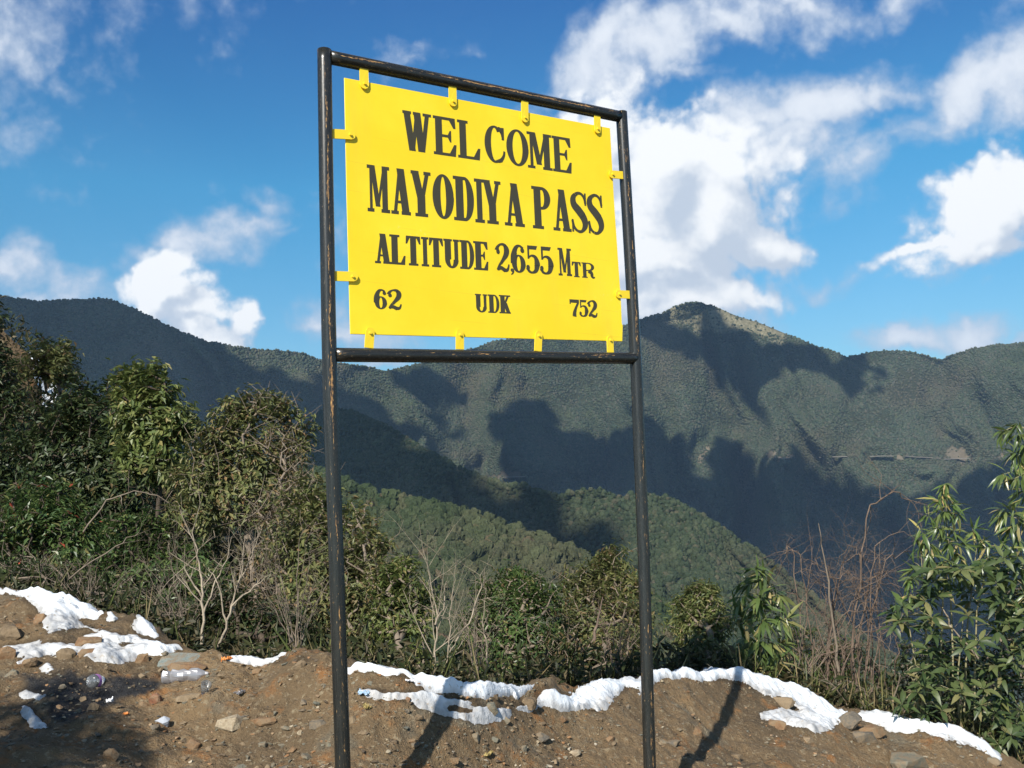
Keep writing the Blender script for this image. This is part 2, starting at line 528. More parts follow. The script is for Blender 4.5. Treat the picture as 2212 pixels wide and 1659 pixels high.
Z2 = lambda pts: [(a / 2.977, 1192.4 + b / 2.977) for a, b in pts]
Z3 = lambda pts: [(656.7 + a / 2.6666, 1192.4 + b / 2.6666) for a, b in pts]
Z4 = lambda pts: [(1382.5 + a / 2.6666, 1192.4 + b / 2.6666) for a, b in pts]
ASH = Z2([(130, 790), (420, 770), (820, 800), (1010, 800), (1080, 850), (1050, 900), (900, 930), (760, 960), (690, 1000), (420, 1120), (300, 1090), (300, 960), (160, 900)])
SNOWS = [
    Z2([(-60, 225), (0, 236), (110, 262), (150, 247), (220, 256), (310, 296), (480, 316), (560, 360), (690, 370), (680, 400), (600, 430), (480, 432), (440, 442), (560, 470), (650, 497),
        (770, 532), (860, 548), (1080, 570), (1165, 610), (1000, 648), (880, 662), (850, 692), (760, 708), (620, 692), (560, 652), (470, 642), (400, 652), (300, 652), (120, 705),
        (150, 672), (20, 605), (130, 590), (260, 558), (240, 592), (380, 577), (480, 592), (540, 562), (540, 532), (630, 512), (560, 492), (470, 492), (300, 517), (300, 482), (190, 412),
        (260, 405), (230, 352), (150, 296), (110, 276), (0, 262), (-60, 250)]),
    Z2([(690, 432), (730, 388), (840, 371), (945, 438), (830, 442), (780, 422), (700, 442)]),
    Z2([(860, 490), (920, 442), (980, 446), (1055, 500), (990, 532), (930, 542), (870, 517)]),
    Z2([(1460, 646), (1520, 660), (1640, 684), (1700, 655), (1770, 676), (1845, 684), (1830, 702), (1640, 717), (1560, 697), (1480, 672)]),
    Z2([(150, 985), (200, 1000), (250, 1060), (330, 1130), (200, 1120), (150, 1030)]),
    Z2([(120, 900), (170, 880), (270, 910), (240, 935), (150, 940)]),
    Z2([(1925, 676), (1980, 684), (1965, 700), (1928, 698)]),
    Z2([(1170, 506), (1225, 511), (1220, 530), (1190, 526)]),
    Z2([(260, 740), (300, 720), (330, 735), (300, 765)]),
    Z3([(240, 634), (290, 637), (420, 670), (540, 684), (650, 704), (770, 734), (840, 747), (920, 747), (1000, 763), (1130, 762), (1250, 742), (1330, 705), (1290, 745), (1235, 792), (1100, 810),
        (1050, 838), (950, 825), (830, 812), (760, 805), (690, 795), (650, 765), (640, 730), (520, 710), (420, 692), (330, 682), (240, 662)]),
    Z3([(325, 798), (420, 795), (470, 812), (560, 808), (700, 800), (790, 825), (860, 845), (1000, 850), (960, 870), (1020, 880), (1130, 895), (1190, 900), (1170, 940), (1060, 985), (980, 985),
        (940, 960), (820, 940), (700, 905), (640, 890), (600, 855), (480, 845), (370, 830)]),
    Z3([(1360, 788), (1400, 773), (1460, 775), (1540, 815), (1600, 795), (1700, 768), (1850, 748), (1950, 718), (2015, 684), (2110, 664), (2230, 660), (2230, 690), (2100, 707), (2010, 752),
        (1850, 792), (1780, 832), (1740, 907), (1690, 917), (1600, 892), (1500, 902), (1380, 872), (1290, 907), (1215, 872), (1330, 852)]),
    Z4([(0, 735), (80, 682), (180, 660), (270, 660), (420, 689), (570, 700), (700, 742), (830, 782), (1000, 822), (1110, 852), (1220, 902), (1340, 927), (1470, 937), (1600, 962), (1740, 1002),
        (1880, 1052), (2000, 1112), (2095, 1162), (2070, 1176), (1940, 1132), (1760, 1077), (1640, 1022), (1540, 1042), (1440, 1012), (1420, 987), (1300, 942), (1180, 922), (1130, 962),
        (1110, 1012), (1010, 1032), (900, 1002), (700, 952), (700, 927), (800, 902), (850, 907), (920, 917), (880, 872), (800, 832), (740, 827), (600, 762), (500, 737), (430, 737), (330, 714),
        (200, 697), (100, 737), (0, 802)])]
HOLES = [Z3([(825, 890), (870, 878), (970, 895), (975, 915), (900, 918), (840, 912)]), Z2([(720, 630), (760, 625), (790, 640), (740, 645)]), Z2([(730, 580), (800, 575), (860, 595), (790, 605)])]


def build_ground():
    xs = np.concatenate([np.arange(-700, -60, 16), np.arange(-60, 2280, 4), np.arange(2280, 3000, 20)])
    tlow = np.linspace(-1, 0, 40)[:-1]; tmid = np.linspace(0, 1, 120)
    sb = np.array([.04, .09, .15, .22, .32, .45, .6, .8, 1.1, 1.5, 2, 2.7, 3.6, 4.8, 6.5, 9, 12, 16, 22, 30, 42, 60, 85, 120, 170, 240])
    rows = []
    for t in np.concatenate([tlow, tmid]):
        rows.append(ground(xs, np.full(xs.shape, t)))
    for s in sb:
        rows.append(ground(xs, np.ones(xs.shape), np.full(xs.shape, s)))
    V = np.array(rows); nr, nc = V.shape[:2]
    me = new_mesh('ground', V.reshape(-1, 3), grid_faces(nr, nc), True, M_SOIL)
    T = np.concatenate([tlow, tmid, np.ones(len(sb)) * 1.2])[:, None] + 0 * xs[None]
    X, Y = project(V)
    sd = poly_sd(X, Y, ASH)
    attr(me, 'ash', np.clip((sd + 14 * fbm(X / 22, Y / 14, 5, 3)) / 26 + .25, 0, 1) * (T <= 1.001) * (T >= 0))
    damp = np.full(X.shape, -1e9)
    for p in SNOWS: damp = np.maximum(damp, poly_sd(X, Y, p))
    attr(me, 'damp', np.clip((damp + 16) / 16, 0, 1) * (T < 1.1) * (T >= 0))
    tag(link('ground', me), kind='structure')
    # snow lying on it
    xs2 = np.arange(-70, 2240, 3.0)
    ts = np.linspace(.25, 1, 200); s2 = np.array([.03, .06, .1, .15, .21, .28, .36])
    P = [ground(xs2, np.full(xs2.shape, t)) for t in ts] + [ground(xs2, np.ones(xs2.shape), np.full(xs2.shape, s)) for s in s2]
    P = np.array(P)
    T = np.concatenate([ts, np.full(len(s2), .985)])[:, None] + 0 * xs2[None]
    X, Y = project(P)
    top = Y[:len(ts)].min(0)[None]                # the crest as it stands
    nb = len(ts); Y = Y - 3.0
    X[nb:] = xs2[None]; Y[nb:] = top + 3.0
    Y = Y + (col(X, 1) - top) * np.exp(-np.clip(Y - top, 0, None) / 35)      # the ribbon follows the real lip
    Y = np.where((Y < col(X, 1) + 4) & (T > .6), np.maximum(Y, col(X, 1) + 1.0), Y)
    sd = np.full(X.shape, -1e9)
    for p in SNOWS: sd = np.maximum(sd, poly_sd(X, Y, p))
    for p in HOLES: sd = np.minimum(sd, -poly_sd(X, Y, p))
    edge = np.clip((Y - top - 4) / 16, .25, 1)
    sd = sd + 2.5 + 3.5 * (1 - edge) + edge * (5.0 * fbm(P[..., 0] * 9, P[..., 1] * 9, 21, 3) + 3.5 * fbm(P[..., 0] * 40, P[..., 1] * 40, 23, 3))
    k = np.clip((sd + 2) / 20, 0, 1)
    th = (.025 * np.sqrt(k) + .005 * fbm(P[..., 0] * 4, P[..., 1] * 4, 31, 2) * k) - .009
    back = np.concatenate([np.zeros(len(ts)), s2])[:, None]
    th = th - back * .10
    P = P.copy(); P[..., 2] += th
    fc = grid_faces(*X.shape)
    keep = (sd.ravel()[fc] > -3).any(1)
    fc = fc[keep]
    used, inv = np.unique(fc, return_inverse=True)
    me = new_mesh('snow', P.reshape(-1, 3)[used], inv.reshape(-1, 4), True, M_SNOW)
    ys_ = (Y + 3 - top).ravel()[used]
    attr(me, 'thin', np.clip(1 - np.clip(k.ravel()[used] * 1.3 - .1, 0, 1) + np.clip((ys_ - 18) / 50, 0, .8), 0, 1))
    tag(link('snow', me), kind='stuff')


build_ground()


def build_road():
    V = []; xs = np.linspace(-26, 26, 60); ys = np.linspace(-22, 1.2, 40)
    X, Y = np.meshgrid(xs, ys)
    Zc = -.06 - .10 * np.clip(X, -2, 3) + .02 * fbm(X * 1.1, Y * 1.1, 4, 3)
    me = new_mesh('road', np.stack([X, Y, Zc], -1).reshape(-1, 3), grid_faces(40, 60), True, M_SOIL)
    attr(me, 'ash', np.zeros(X.size)); attr(me, 'damp', np.zeros(X.size))
    tag(link('road', me), kind='structure')


build_road()

# bank that climbs to the left behind the trees, with snow lying in its openings
def build_bank():
    k = np.array([(-900, 420, 17, 9), (-300, 560, 16.5, 8.5), (-80, 660, 16, 8), (20, 735, 15.5, 7.6), (90, 790, 15, 7.4), (150, 850, 14.5, 7.2), (230, 950, 14, 7), (400, 1090, 12.5, 6.6), (560, 1215, 11, 6.2), (760, 1340, 9, 5.8), (900, 1440, 8, 5.4)], float)
    xs = np.arange(-900, 900, 12.0); yt = np.interp(xs, k[:, 0], k[:, 1]); zt = np.interp(xs, k[:, 0], k[:, 2]); zb = np.interp(xs, k[:, 0], k[:, 3])
    rows = []
    for t in np.linspace(0, 1, 60):
        y = 1500 + (yt - 1500) * t; z = zb + (zt - zb) * t
        rows.append(at(xs, y, z))
    top = rows[-1]
    for s in (.5, 1.2, 2.5, 5, 10, 25, 60):
        rows.append(top + np.array([0, s, -.8 * s]))
    V = np.array(rows)
    V[..., 2] += .22 * fbm(V[..., 0] * .9, V[..., 1] * .9, 6, 4)
    V[..., 1] += .3 * fbm(V[..., 0] * .7, V[..., 2] * .9, 9, 3)
    me = new_mesh('hillside', V.reshape(-1, 3), grid_faces(*V.shape[:2]), True, M_SOIL)
    attr(me, 'ash', np.zeros(V.shape[0] * V.shape[1])); attr(me, 'damp', np.full(V.shape[0] * V.shape[1], .9))
    tag(link('hillside', me), kind='structure')
    # snow scraps seen between the branches
    X = xs[None] + np.zeros((60, 1)); T = np.linspace(0, 1, 60)[:, None] + 0 * X; Y = 1500 + (yt[None] - 1500) * T
    xs2 = np.arange(-60, 180, 2.0); ts2 = np.linspace(0, 1, 400)
    i2 = lambda A: np.array([[np.interp(xs2, xs, r) for r in A[:60, :, c]] for c in range(3)])
    A = i2(V)                                       # 3 x 60 x n
    tt = ts2 * 59; lo = np.clip(tt.astype(int), 0, 58); f = (tt - lo)[None, :, None]
    P = (A[:, lo] * (1 - f) + A[:, lo + 1] * f).transpose(1, 2, 0)
    X = xs2[None] + 0 * ts2[:, None]; Y = 1500 + (np.interp(xs2, xs, yt)[None] - 1500) * ts2[:, None]
    sd = np.full(X.shape, -1e9)
    for p in ([(78, 770), (100, 795), (112, 830), (135, 800), (140, 825), (120, 860), (104, 885), (90, 860), (95, 830), (70, 800)], [(20, 850), (50, 870), (40, 890), (22, 870)], [(8, 1380), (45, 1370), (30, 1400)]):
        sd = np.maximum(sd, poly_sd(X, Y, p, 1.0))
    sd += 9 * fbm(X / 9, Y / 9, 77, 3)
    P = P + np.array([.02, -.06, .05])
    fc = grid_faces(*X.shape); keep = (sd.ravel()[fc] > 0).all(1); fc = fc[keep]
    used, inv = np.unique(fc, return_inverse=True)
    me = new_mesh('snow', P.reshape(-1, 3)[used], inv.reshape(-1, 4), True, M_SNOW)
    attr(me, 'thin', np.zeros(len(used)))
    tag(link('snow', me), kind='stuff')


build_bank()


# ------------------------------------------------------------------ hills and mountains
def interp(tab, x, i): 
    a = np.array(tab, float); return np.interp(x, a[:, 0], a[:, i])


def hill(name, tab, ybot, step, nrow, relief, seed, mat, ncell, back=((60, 60), (180, 220), (500, 600)), scars=(), heath=None, bare=None, xlim=(-160, 2370), softpow=1.0):
    """tab: x, y of the skyline, its depth, depth at the foot"""
    x0, x1 = tab[0][0], tab[-1][0]
    xs = np.arange(x0, x1, step)
    ys = interp(tab, xs, 1); zs = interp(tab, xs, 2); zb = interp(tab, xs, 3)
    T = np.linspace(0, 1, nrow)[:, None] + 0 * xs[None]; X = xs[None] + 0 * T
    Y = ybot + (ys[None] - ybot) * T
    Z = zb[None] + (zs - zb)[None] * T ** softpow
    r = np.abs(fbm(X / ncell * .8 + .9 * T + .5 * fbm(X / ncell / 2, T * 2.4, seed + 5, 3), T * 1.7 + X / 500, seed, 4)) * 1.2 - .4
    Z = Z + relief * r * np.sin(pi * np.clip(T, 0, 1)) ** .6
    P = at(X, Y, Z)
    rows = [P]
    for dz, dh in back:
        rows.append((P[-1] + np.array([0, dz, -dh]))[None])
    V = np.concatenate(rows); nr, nc = V.shape[:2]
    me = new_mesh(name, V.reshape(-1, 3), grid_faces(nr, nc), True, mat)
    pad = lambda a, v: np.concatenate([a, np.full((len(back), nc), v)])
    sc = np.zeros(X.shape)
    for poly in scars:
        sc = np.maximum(sc, .62 * np.clip((poly_sd(X, Y, poly, 1) - 1 + 8 * fbm(X / 11, Y / 11, 3, 3)) / 5 + .5, 0, 1))
    hh = np.zeros(X.shape)
    if heath is not None: hh = np.clip((poly_sd(X, Y, heath, 1) + 16 * fbm(X / 30, Y / 22, 13, 4)) / 14 + .3, 0, 1)
    attr(me, 'scar', pad(sc, 0)); attr(me, 'heath', pad(hh, 0))
    dn = (1 - np.clip(sc * 1.6, 0, 1)) * (1 - .86 * hh) * (X > xlim[0]) * (X < xlim[1])
    # thinner and thicker stands
    dn = dn * np.clip(.85 + .6 * fbm(X / 70, Y / 45, 51, 4), .25, 1.3)
    attr(me, 'stand', pad(dn, 1) if len(back) == 0 else np.concatenate([dn, np.concatenate([dn[-1:]] + [0 * dn[-1:]] * (len(back) - 1))]))
    tag(link(name, me), kind='structure')
    return me, dict(xs=xs, ys=ys, Z=Z, T=T, ybot=ybot)


def hill_depth(h, x, y):
    ys = np.interp(x, h['xs'], h['ys']); t = np.clip((y - h['ybot']) / (ys - h['ybot']), 0, 1)
    i = int(np.clip(np.searchsorted(h['xs'], x), 0, len(h['xs']) - 1)); j = int(round(t * (h['Z'].shape[0] - 1)))
    return float(h['Z'][j, i])


def forest(label_name, me, mats, density, rmin, rmax, squash, sub, lump, seed, nvar=3):
    """geometry nodes: lumpy crowns stood on the faces of a hill"""
    o = link(label_name, me.copy())
    o.data.materials.clear()
    for mt in mats: o.data.materials.append(mt)
    ng = bpy.data.node_groups.new('forest_' + str(seed), 'GeometryNodeTree')
    ng.interface.new_socket('Geometry', in_out='INPUT', socket_type='NodeSocketGeometry')
    ng.interface.new_socket('Geometry', in_out='OUTPUT', socket_type='NodeSocketGeometry')
    k = NT(ng); L = ng.links
    gi = k.n('NodeGroupInput'); go = k.n('NodeGroupOutput')
    na = k.n('GeometryNodeInputNamedAttribute', data_type='FLOAT'); na.inputs['Name'].default_value = 'stand'
    dp = k.n('GeometryNodeDistributePointsOnFaces', distribute_method='RANDOM')
    L.new(gi.outputs[0], dp.inputs['Mesh'])
    mu = k.n('ShaderNodeMath', operation='MULTIPLY'); L.new(na.outputs['Attribute'], mu.inputs[0]); mu.inputs[1].default_value = density
    L.new(mu.outputs[0], dp.inputs['Density']); dp.inputs['Seed'].default_value = seed
    join = k.n('GeometryNodeJoinGeometry')
    for v in range(nvar):
        ico = k.n('GeometryNodeMeshIcoSphere'); ico.inputs['Radius'].default_value = 1; ico.inputs['Subdivisions'].default_value = sub
        pos = k.n('GeometryNodeInputPosition')
        no = k.n('ShaderNodeTexNoise', noise_dimensions='4D'); L.new(pos.outputs[0], no.inputs['Vector'])
        no.inputs['W'].default_value = v * 3.7 + seed; no.inputs['Scale'].default_value = 2.3; no.inputs['Detail'].default_value = 3; no.inputs['Roughness'].default_value = .65
        mr = k.n('ShaderNodeMapRange'); L.new(no.outputs['Fac'], mr.inputs[0]); mr.inputs[1].default_value = .3; mr.inputs[2].default_value = .7
        mr.inputs[3].default_value = 1 - lump; mr.inputs[4].default_value = 1 + lump
        sc = k.n('ShaderNodeVectorMath', operation='SCALE'); L.new(pos.outputs[0], sc.inputs[0]); L.new(mr.outputs[0], sc.inputs['Scale'])
        ad = k.n('ShaderNodeVectorMath', operation='MULTIPLY_ADD'); L.new(sc.outputs[0], ad.inputs[0]); ad.inputs[1].default_value = (1, 1, squash[v % len(squash)]); ad.inputs[2].default_value = (0, 0, squash[v % len(squash)] * .55)
        sp = k.n('GeometryNodeSetPosition'); L.new(ico.outputs['Mesh'], sp.inputs['Geometry']); L.new(ad.outputs[0], sp.inputs['Position'])
        sm = k.n('GeometryNodeSetMaterial'); L.new(sp.outputs[0], sm.inputs['Geometry']); sm.inputs['Material'].default_value = mats[v % len(mats)]
        ss = k.n('GeometryNodeSetShadeSmooth'); L.new(sm.outputs[0], ss.inputs[0]); ss.inputs['Shade Smooth'].default_value = False
        g2 = k.n('GeometryNodeGeometryToInstance'); L.new(ss.outputs[0], g2.inputs[0]); L.new(g2.outputs[0], join.inputs[0])
    iop = k.n('GeometryNodeInstanceOnPoints'); L.new(dp.outputs['Points'], iop.inputs['Points']); L.new(join.outputs[0], iop.inputs['Instance'])
    iop.inputs['Pick Instance'].default_value = True
    r1 = k.n('FunctionNodeRandomValue', data_type='FLOAT'); r1.inputs[2].default_value = rmin; r1.inputs[3].default_value = rmax; r1.inputs['Seed'].default_value = seed + 1
    L.new(r1.outputs[1], iop.inputs['Scale'])
    r2 = k.n('FunctionNodeRandomValue', data_type='FLOAT'); r2.inputs[2].default_value = 0; r2.inputs[3].default_value = 6.28; r2.inputs['Seed'].default_value = seed + 2
    cx = k.n('ShaderNodeCombineXYZ'); L.new(r2.outputs[1], cx.inputs[2]); L.new(cx.outputs[0], iop.inputs['Rotation'])
    L.new(iop.outputs[0], go.inputs[0])
    md = o.modifiers.new('forest', 'NODES'); md.node_group = ng
    tag(o, kind='stuff')
    return o


SKY_MAIN = [(-900, 600, 2100, 1300), (-500, 560, 2100, 1300), (-200, 610, 2150, 1350), (0, 640, 2200, 1400), (30, 645, 2200, 1400), (80, 652, 2220, 1410), (130, 649, 2240, 1420), (190, 648, 2250, 1430),
            (220, 644, 2260, 1440), (245, 650, 2260, 1440), (290, 667, 2270, 1450), (340, 692, 2280, 1460), (390, 717, 2300, 1480), (440, 737, 2330, 1500), (500, 748, 2360, 1520), (560, 757, 2400, 1560),
            (600, 757, 2420, 1580), (650, 762, 2450, 1600), (690, 778, 2500, 1620), (740, 787, 2550, 1660), (790, 792, 2600, 1700), (833, 801, 2650, 1720), (870, 794, 2700, 1740), (905, 786, 2730, 1760),
            (1000, 760, 2800, 1820), (1070, 737, 2850, 1850), (1180, 722, 2880, 1900), (1300, 708, 2900, 1930), (1347, 704, 2920, 1950), (1380, 692, 2940, 1960), (1410, 682, 2950, 1970), (1433, 678, 2950, 1980),
            (1448, 666, 2960, 1980), (1475, 656, 2960, 1990), (1495, 653, 2960, 2000), (1515, 655, 2960, 2000), (1545, 662, 2960, 2000), (1590, 682, 2950, 2000), (1640, 697, 2940, 2000), (1700, 722, 2920, 2000),
            (1760, 747, 2900, 2000), (1800, 758, 2890, 2000), (1830, 772, 2880, 2000), (1870, 763, 2870, 2000), (1910, 757, 2860, 1990), (1960, 759, 2850, 1990), (2000, 768, 2840, 1980), (2030, 778, 2840, 1980),
            (2060, 766, 2820, 1970), (2100, 754, 2800, 1960), (2150, 746, 2780, 1950), (2200, 742, 2760, 1940), (2300, 740, 2740, 1930), (2600, 720, 2700, 1900), (3100, 760, 2600, 1800)]
SCARS = [[(1503, 1006), (1509, 976), (1519, 962), (1534, 968), (1529, 992), (1515, 1010)], [(1650, 986), (1660, 971), (1676, 973), (1692, 982), (1720, 989), (1694, 999), (1660, 996)],
         [(2030, 992), (2045, 972), (2065, 966), (2090, 975), (2108, 990), (2100, 1002), (2060, 1004)], [(1930, 985), (1945, 978), (1960, 985), (1950, 994)], [(1060, 1030), (1080, 1015), (1115, 1018), (1120, 1030), (1085, 1036)],
         [(2160, 990), (2168, 980), (2172, 1000)]]
HEATH = [(1432, 682), (1450, 655), (1500, 640), (1560, 655), (1650, 690), (1720, 715), (1690, 735), (1600, 715), (1540, 735), (1500, 705), (1450, 700)]
M_HILL = hill_material('mountain ground', (.030, .034, .018), (.25, .20, .145))
M_SLOPE = hill_material('hill ground', (.030, .036, .016), (.3, .22, .13))
me_main, H_MAIN = hill('mountain', SKY_MAIN, 1560, 6, 170, 230, 2, M_HILL, 150, scars=SCARS, heath=HEATH)
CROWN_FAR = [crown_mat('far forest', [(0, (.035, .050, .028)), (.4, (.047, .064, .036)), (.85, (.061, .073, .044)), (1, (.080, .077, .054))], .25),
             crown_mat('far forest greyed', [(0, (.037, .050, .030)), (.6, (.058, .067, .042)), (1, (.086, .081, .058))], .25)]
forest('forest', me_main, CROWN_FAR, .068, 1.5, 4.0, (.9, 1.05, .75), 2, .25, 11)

SKY_B = [(420, 1080, 1500, 900), (560, 1000, 1450, 900), (640, 930, 1420, 890), (700, 885, 1390, 875), (760, 890, 1330, 850), (840, 925, 1250, 820), (914, 972, 1180, 790), (985, 1007, 1120, 760), (1061, 1042, 1060, 740), (1134, 1052, 1020, 720),
         (1208, 1076, 990, 700), (1263, 1058, 980, 690), (1300, 1062, 975, 690), (1336, 1074, 970, 680), (1390, 1070, 960, 680), (1445, 1077, 950, 680), (1507, 1110, 940, 680), (1583, 1160, 930, 690), (1666, 1214, 920, 700),
         (1760, 1290, 910, 720), (1900, 1400, 900, 740), (2000, 1460, 890, 760)]
me_b, H_B = hill('spur', SKY_B, 1500, 6, 90, 60, 33, M_SLOPE, 120, back=((30, 40), (90, 140), (300, 420)), scars=[[(985, 1002), (1010, 1010), (1020, 1022), (995, 1018)]])
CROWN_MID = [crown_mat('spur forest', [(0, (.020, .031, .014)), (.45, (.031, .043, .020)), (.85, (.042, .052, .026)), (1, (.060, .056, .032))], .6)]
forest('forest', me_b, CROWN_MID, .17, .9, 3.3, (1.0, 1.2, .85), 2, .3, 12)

SKY_A = [(200, 1060, 640, 420), (420, 1020, 640, 410), (600, 1012, 630, 400), (700, 1022, 610, 390), (737, 1040, 600, 385), (782, 1050, 590, 380), (811, 1072, 580, 380), (862, 1076, 575, 380), (905, 1088, 570, 378), (950, 1098, 565, 376),
         (1005, 1117, 560, 374), (1042, 1128, 555, 372), (1097, 1146, 550, 370), (1163, 1164, 545, 368), (1244, 1193, 540, 366), (1299, 1216, 535, 365), (1360, 1250, 530, 365), (1450, 1330, 520, 365), (1560, 1430, 510, 370), (1700, 1520, 500, 380)]
me_a, H_A = hill('hill', SKY_A, 1600, 8, 70, 22, 44, M_SLOPE, 130, back=((15, 20), (50, 80), (200, 300)))
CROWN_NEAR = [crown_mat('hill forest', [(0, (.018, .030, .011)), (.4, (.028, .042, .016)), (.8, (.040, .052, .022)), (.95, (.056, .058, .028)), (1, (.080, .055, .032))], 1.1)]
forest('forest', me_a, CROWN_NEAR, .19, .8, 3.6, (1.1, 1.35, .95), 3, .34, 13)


def valley_floor():
    me = new_mesh('valley', [(-9000, -200, -420), (9000, -200, -420), (9000, 9000, -620), (-9000, 9000, -620)], [(0, 1, 2, 3)], False, M_SLOPE)
    attr(me, 'scar', np.zeros(4)); attr(me, 'heath', np.zeros(4))
    tag(link('valley', me), kind='structure')


valley_floor()


# the mountain road cut: short pale stretches with retaining walls showing
def mountain_road():
    M = plain('road cut', (.15, .135, .11), .9)
    for i, pts in enumerate([[(1680, 989), (1700, 990), (1730, 990)], [(1770, 988), (1800, 987), (1830, 986)], [(1880, 986), (1905, 985), (1930, 985)], [(1955, 985), (1975, 987), (2000, 988), (2030, 990)], [(2040, 992), (2070, 991), (2095, 990)], [(2100, 996), (2120, 996)],
                             [(1085, 1031), (1110, 1030), (1135, 1029)]]):
        V = []; 
        for x, y in pts:
            z = hill_depth(H_MAIN, x, y) - 15
            V += [at(x, y - .8, z), at(x, y + .7, z - 3), at(x, y + 1.0, z + 6), at(x, y - .8, z + 8)]
        n = len(pts); fc = []
        for j in range(n - 1):
            for a in range(4): fc.append((j * 4 + a, j * 4 + (a + 1) % 4, j * 4 + 4 + (a + 1) % 4, j * 4 + 4 + a))
        fc += [(0, 1, 2, 3), tuple(4 * (n - 1) + a for a in (3, 2, 1, 0))]
        tag(link('road', new_mesh('road', V, fc, False, M)), kind='structure')


mountain_road()


# ------------------------------------------------------------------ unseen clouds added overhead, each outlined by the shade it casts on the mountains
M_CLOUD = plain('cloud', (.85, .86, .88), 1.0, Specular_IOR_Level=0.0)
CLOUD_Z = 1650.0


def cloud(poly, h, label, seed, rag=34):
    """a lumpy flat-based cloud outlined to shade the slope inside poly, pushed up along the sunlight to its own height"""
    pts = []
    P = np.array(poly, float)
    for i in range(len(P)):                                    # finer outline
        a, b = P[i], P[(i + 1) % len(P)]
        n = max(1, int(np.hypot(*(b - a)) / 25))
        for j in range(n): pts.append(a + (b - a) * j / n)
    out = []
    for x, y in pts:
        p = at(x, y, hill_depth(h, x, y))
        q = p - LIGHT * ((CLOUD_Z - p[2]) / -LIGHT[2])
        out.append((q[0], q[1]))
    O = np.array(out)
    lo = O.min(0) - 40; hi = O.max(0) + 40
    nx = 110; ny = int(max(20, min(160, nx * (hi[1] - lo[1]) / (hi[0] - lo[0]))))
    X, Y = np.meshgrid(np.linspace(lo[0], hi[0], nx), np.linspace(lo[1], hi[1], ny))
    sd = poly_sd(X, Y, O, 1.0) + rag * fbm(X / 110, Y / 110, seed, 5, .6)
    k = np.clip(sd / 160, 0, 1) ** .5
    top = CLOUD_Z + k * (130 + 60 * fbm(X / 170, Y / 170, seed + 4, 3)) + 1
    bot = CLOUD_Z - k * 14
    nv = X.size
    V = np.concatenate([np.stack([X, Y, top], -1).reshape(-1, 3), np.stack([X, Y, bot], -1).reshape(-1, 3)])
    fc = grid_faces(ny, nx); keep = (sd.ravel()[fc] > 0).any(1); f = fc[keep]
    Fa = np.concatenate([f, f[:, ::-1] + nv])
    used, inv = np.unique(Fa, return_inverse=True)
    o = link('cloud', new_mesh('cloud', V[used], inv.reshape(-1, 4), True, M_CLOUD))
    tag(o, label, 'cloud', 'unseen clouds added for shade')


cloud([(-300, 560), (0, 620), (180, 640), (300, 660), (330, 700), (400, 735), (470, 770), (540, 812), (610, 835), (660, 835), (690, 820), (730, 868), (790, 880), (850, 922), (905, 945), (880, 970), (840, 920), (700, 1000), (300, 1340), (-300, 1340)], H_MAIN,
      'broad unseen cloud added to shade the left mountain flank', 3)
cloud([(600, 790), (690, 815), (790, 880), (850, 925), (905, 965), (960, 1010), (1030, 1075), (1110, 1120), (1250, 1190), (1330, 1240), (1200, 1230), (900, 1130), (700, 1100), (560, 950)], H_B, 'long unseen cloud added to shade the near spur', 5)
cloud([(1060, 912), (1095, 895), (1130, 872), (1160, 880), (1192, 896), (1198, 936), (1290, 940), (1360, 934), (1420, 944), (1460, 966), (1494, 1012), (1520, 1040), (1542, 1000), (1558, 968), (1590, 982), (1625, 1008), (1660, 1024), (1720, 1022), (1780, 1046), (1850, 1066),
       (1900, 1086), (1965, 1092), (2060, 1062), (2140, 1022), (2300, 960), (2400, 1000), (2400, 1520), (1000, 1520), (1040, 1180), (1100, 1075), (1075, 1000), (1090, 960)], H_MAIN, 'great unseen cloud added to shade the valley head', 7, 20)
cloud([(1440, 736), (1500, 736), (1560, 756), (1640, 766), (1720, 778), (1790, 784), (1830, 796), (1790, 806), (1750, 812), (1700, 805), (1640, 835), (1590, 825), (1560, 790), (1500, 770), (1440, 745), (1390, 720)], H_MAIN, 'ragged unseen cloud added to shade the slope below the summit', 9, 48)
cloud([(1800, 790), (1850, 775), (1880, 800), (1860, 830), (1830, 850), (1800, 830)], H_MAIN, 'small unseen cloud added to shade the slope beside the summit', 10, 60)
cloud([(905, 850), (960, 845), (975, 870), (950, 905), (920, 900)], H_MAIN, 'smallest unseen cloud added to shade the slope near the saddle', 12, 60)

# ------------------------------------------------------------------ haze
def haze():
    x0, x1, y0, y1, z0, z1 = -9500, 9500, -2000, 9500, -640, 560
    V = [(x, y, z) for z in (z0, z1) for y in (y0, y1) for x in (x0, x1)]
    fc = [(0, 2, 3, 1), (4, 5, 7, 6), (0, 1, 5, 4), (2, 6, 7, 3), (0, 4, 6, 2), (1, 3, 7, 5)]
    mt = bpy.data.materials.new('haze'); mt.use_nodes = True
    t = mt.node_tree; t.nodes.clear()
    o = t.nodes.new('ShaderNodeOutputMaterial'); v = t.nodes.new('ShaderNodeVolumePrincipled')
    v.inputs['Color'].default_value = c4(.48, .71, 1.0); v.inputs['Density'].default_value = .000064; v.inputs['Anisotropy'].default_value = .1
    t.links.new(v.outputs[0], o.inputs['Volume'])
    tag(link('haze', new_mesh('haze', V, fc, False, mt)), kind='stuff')


haze()


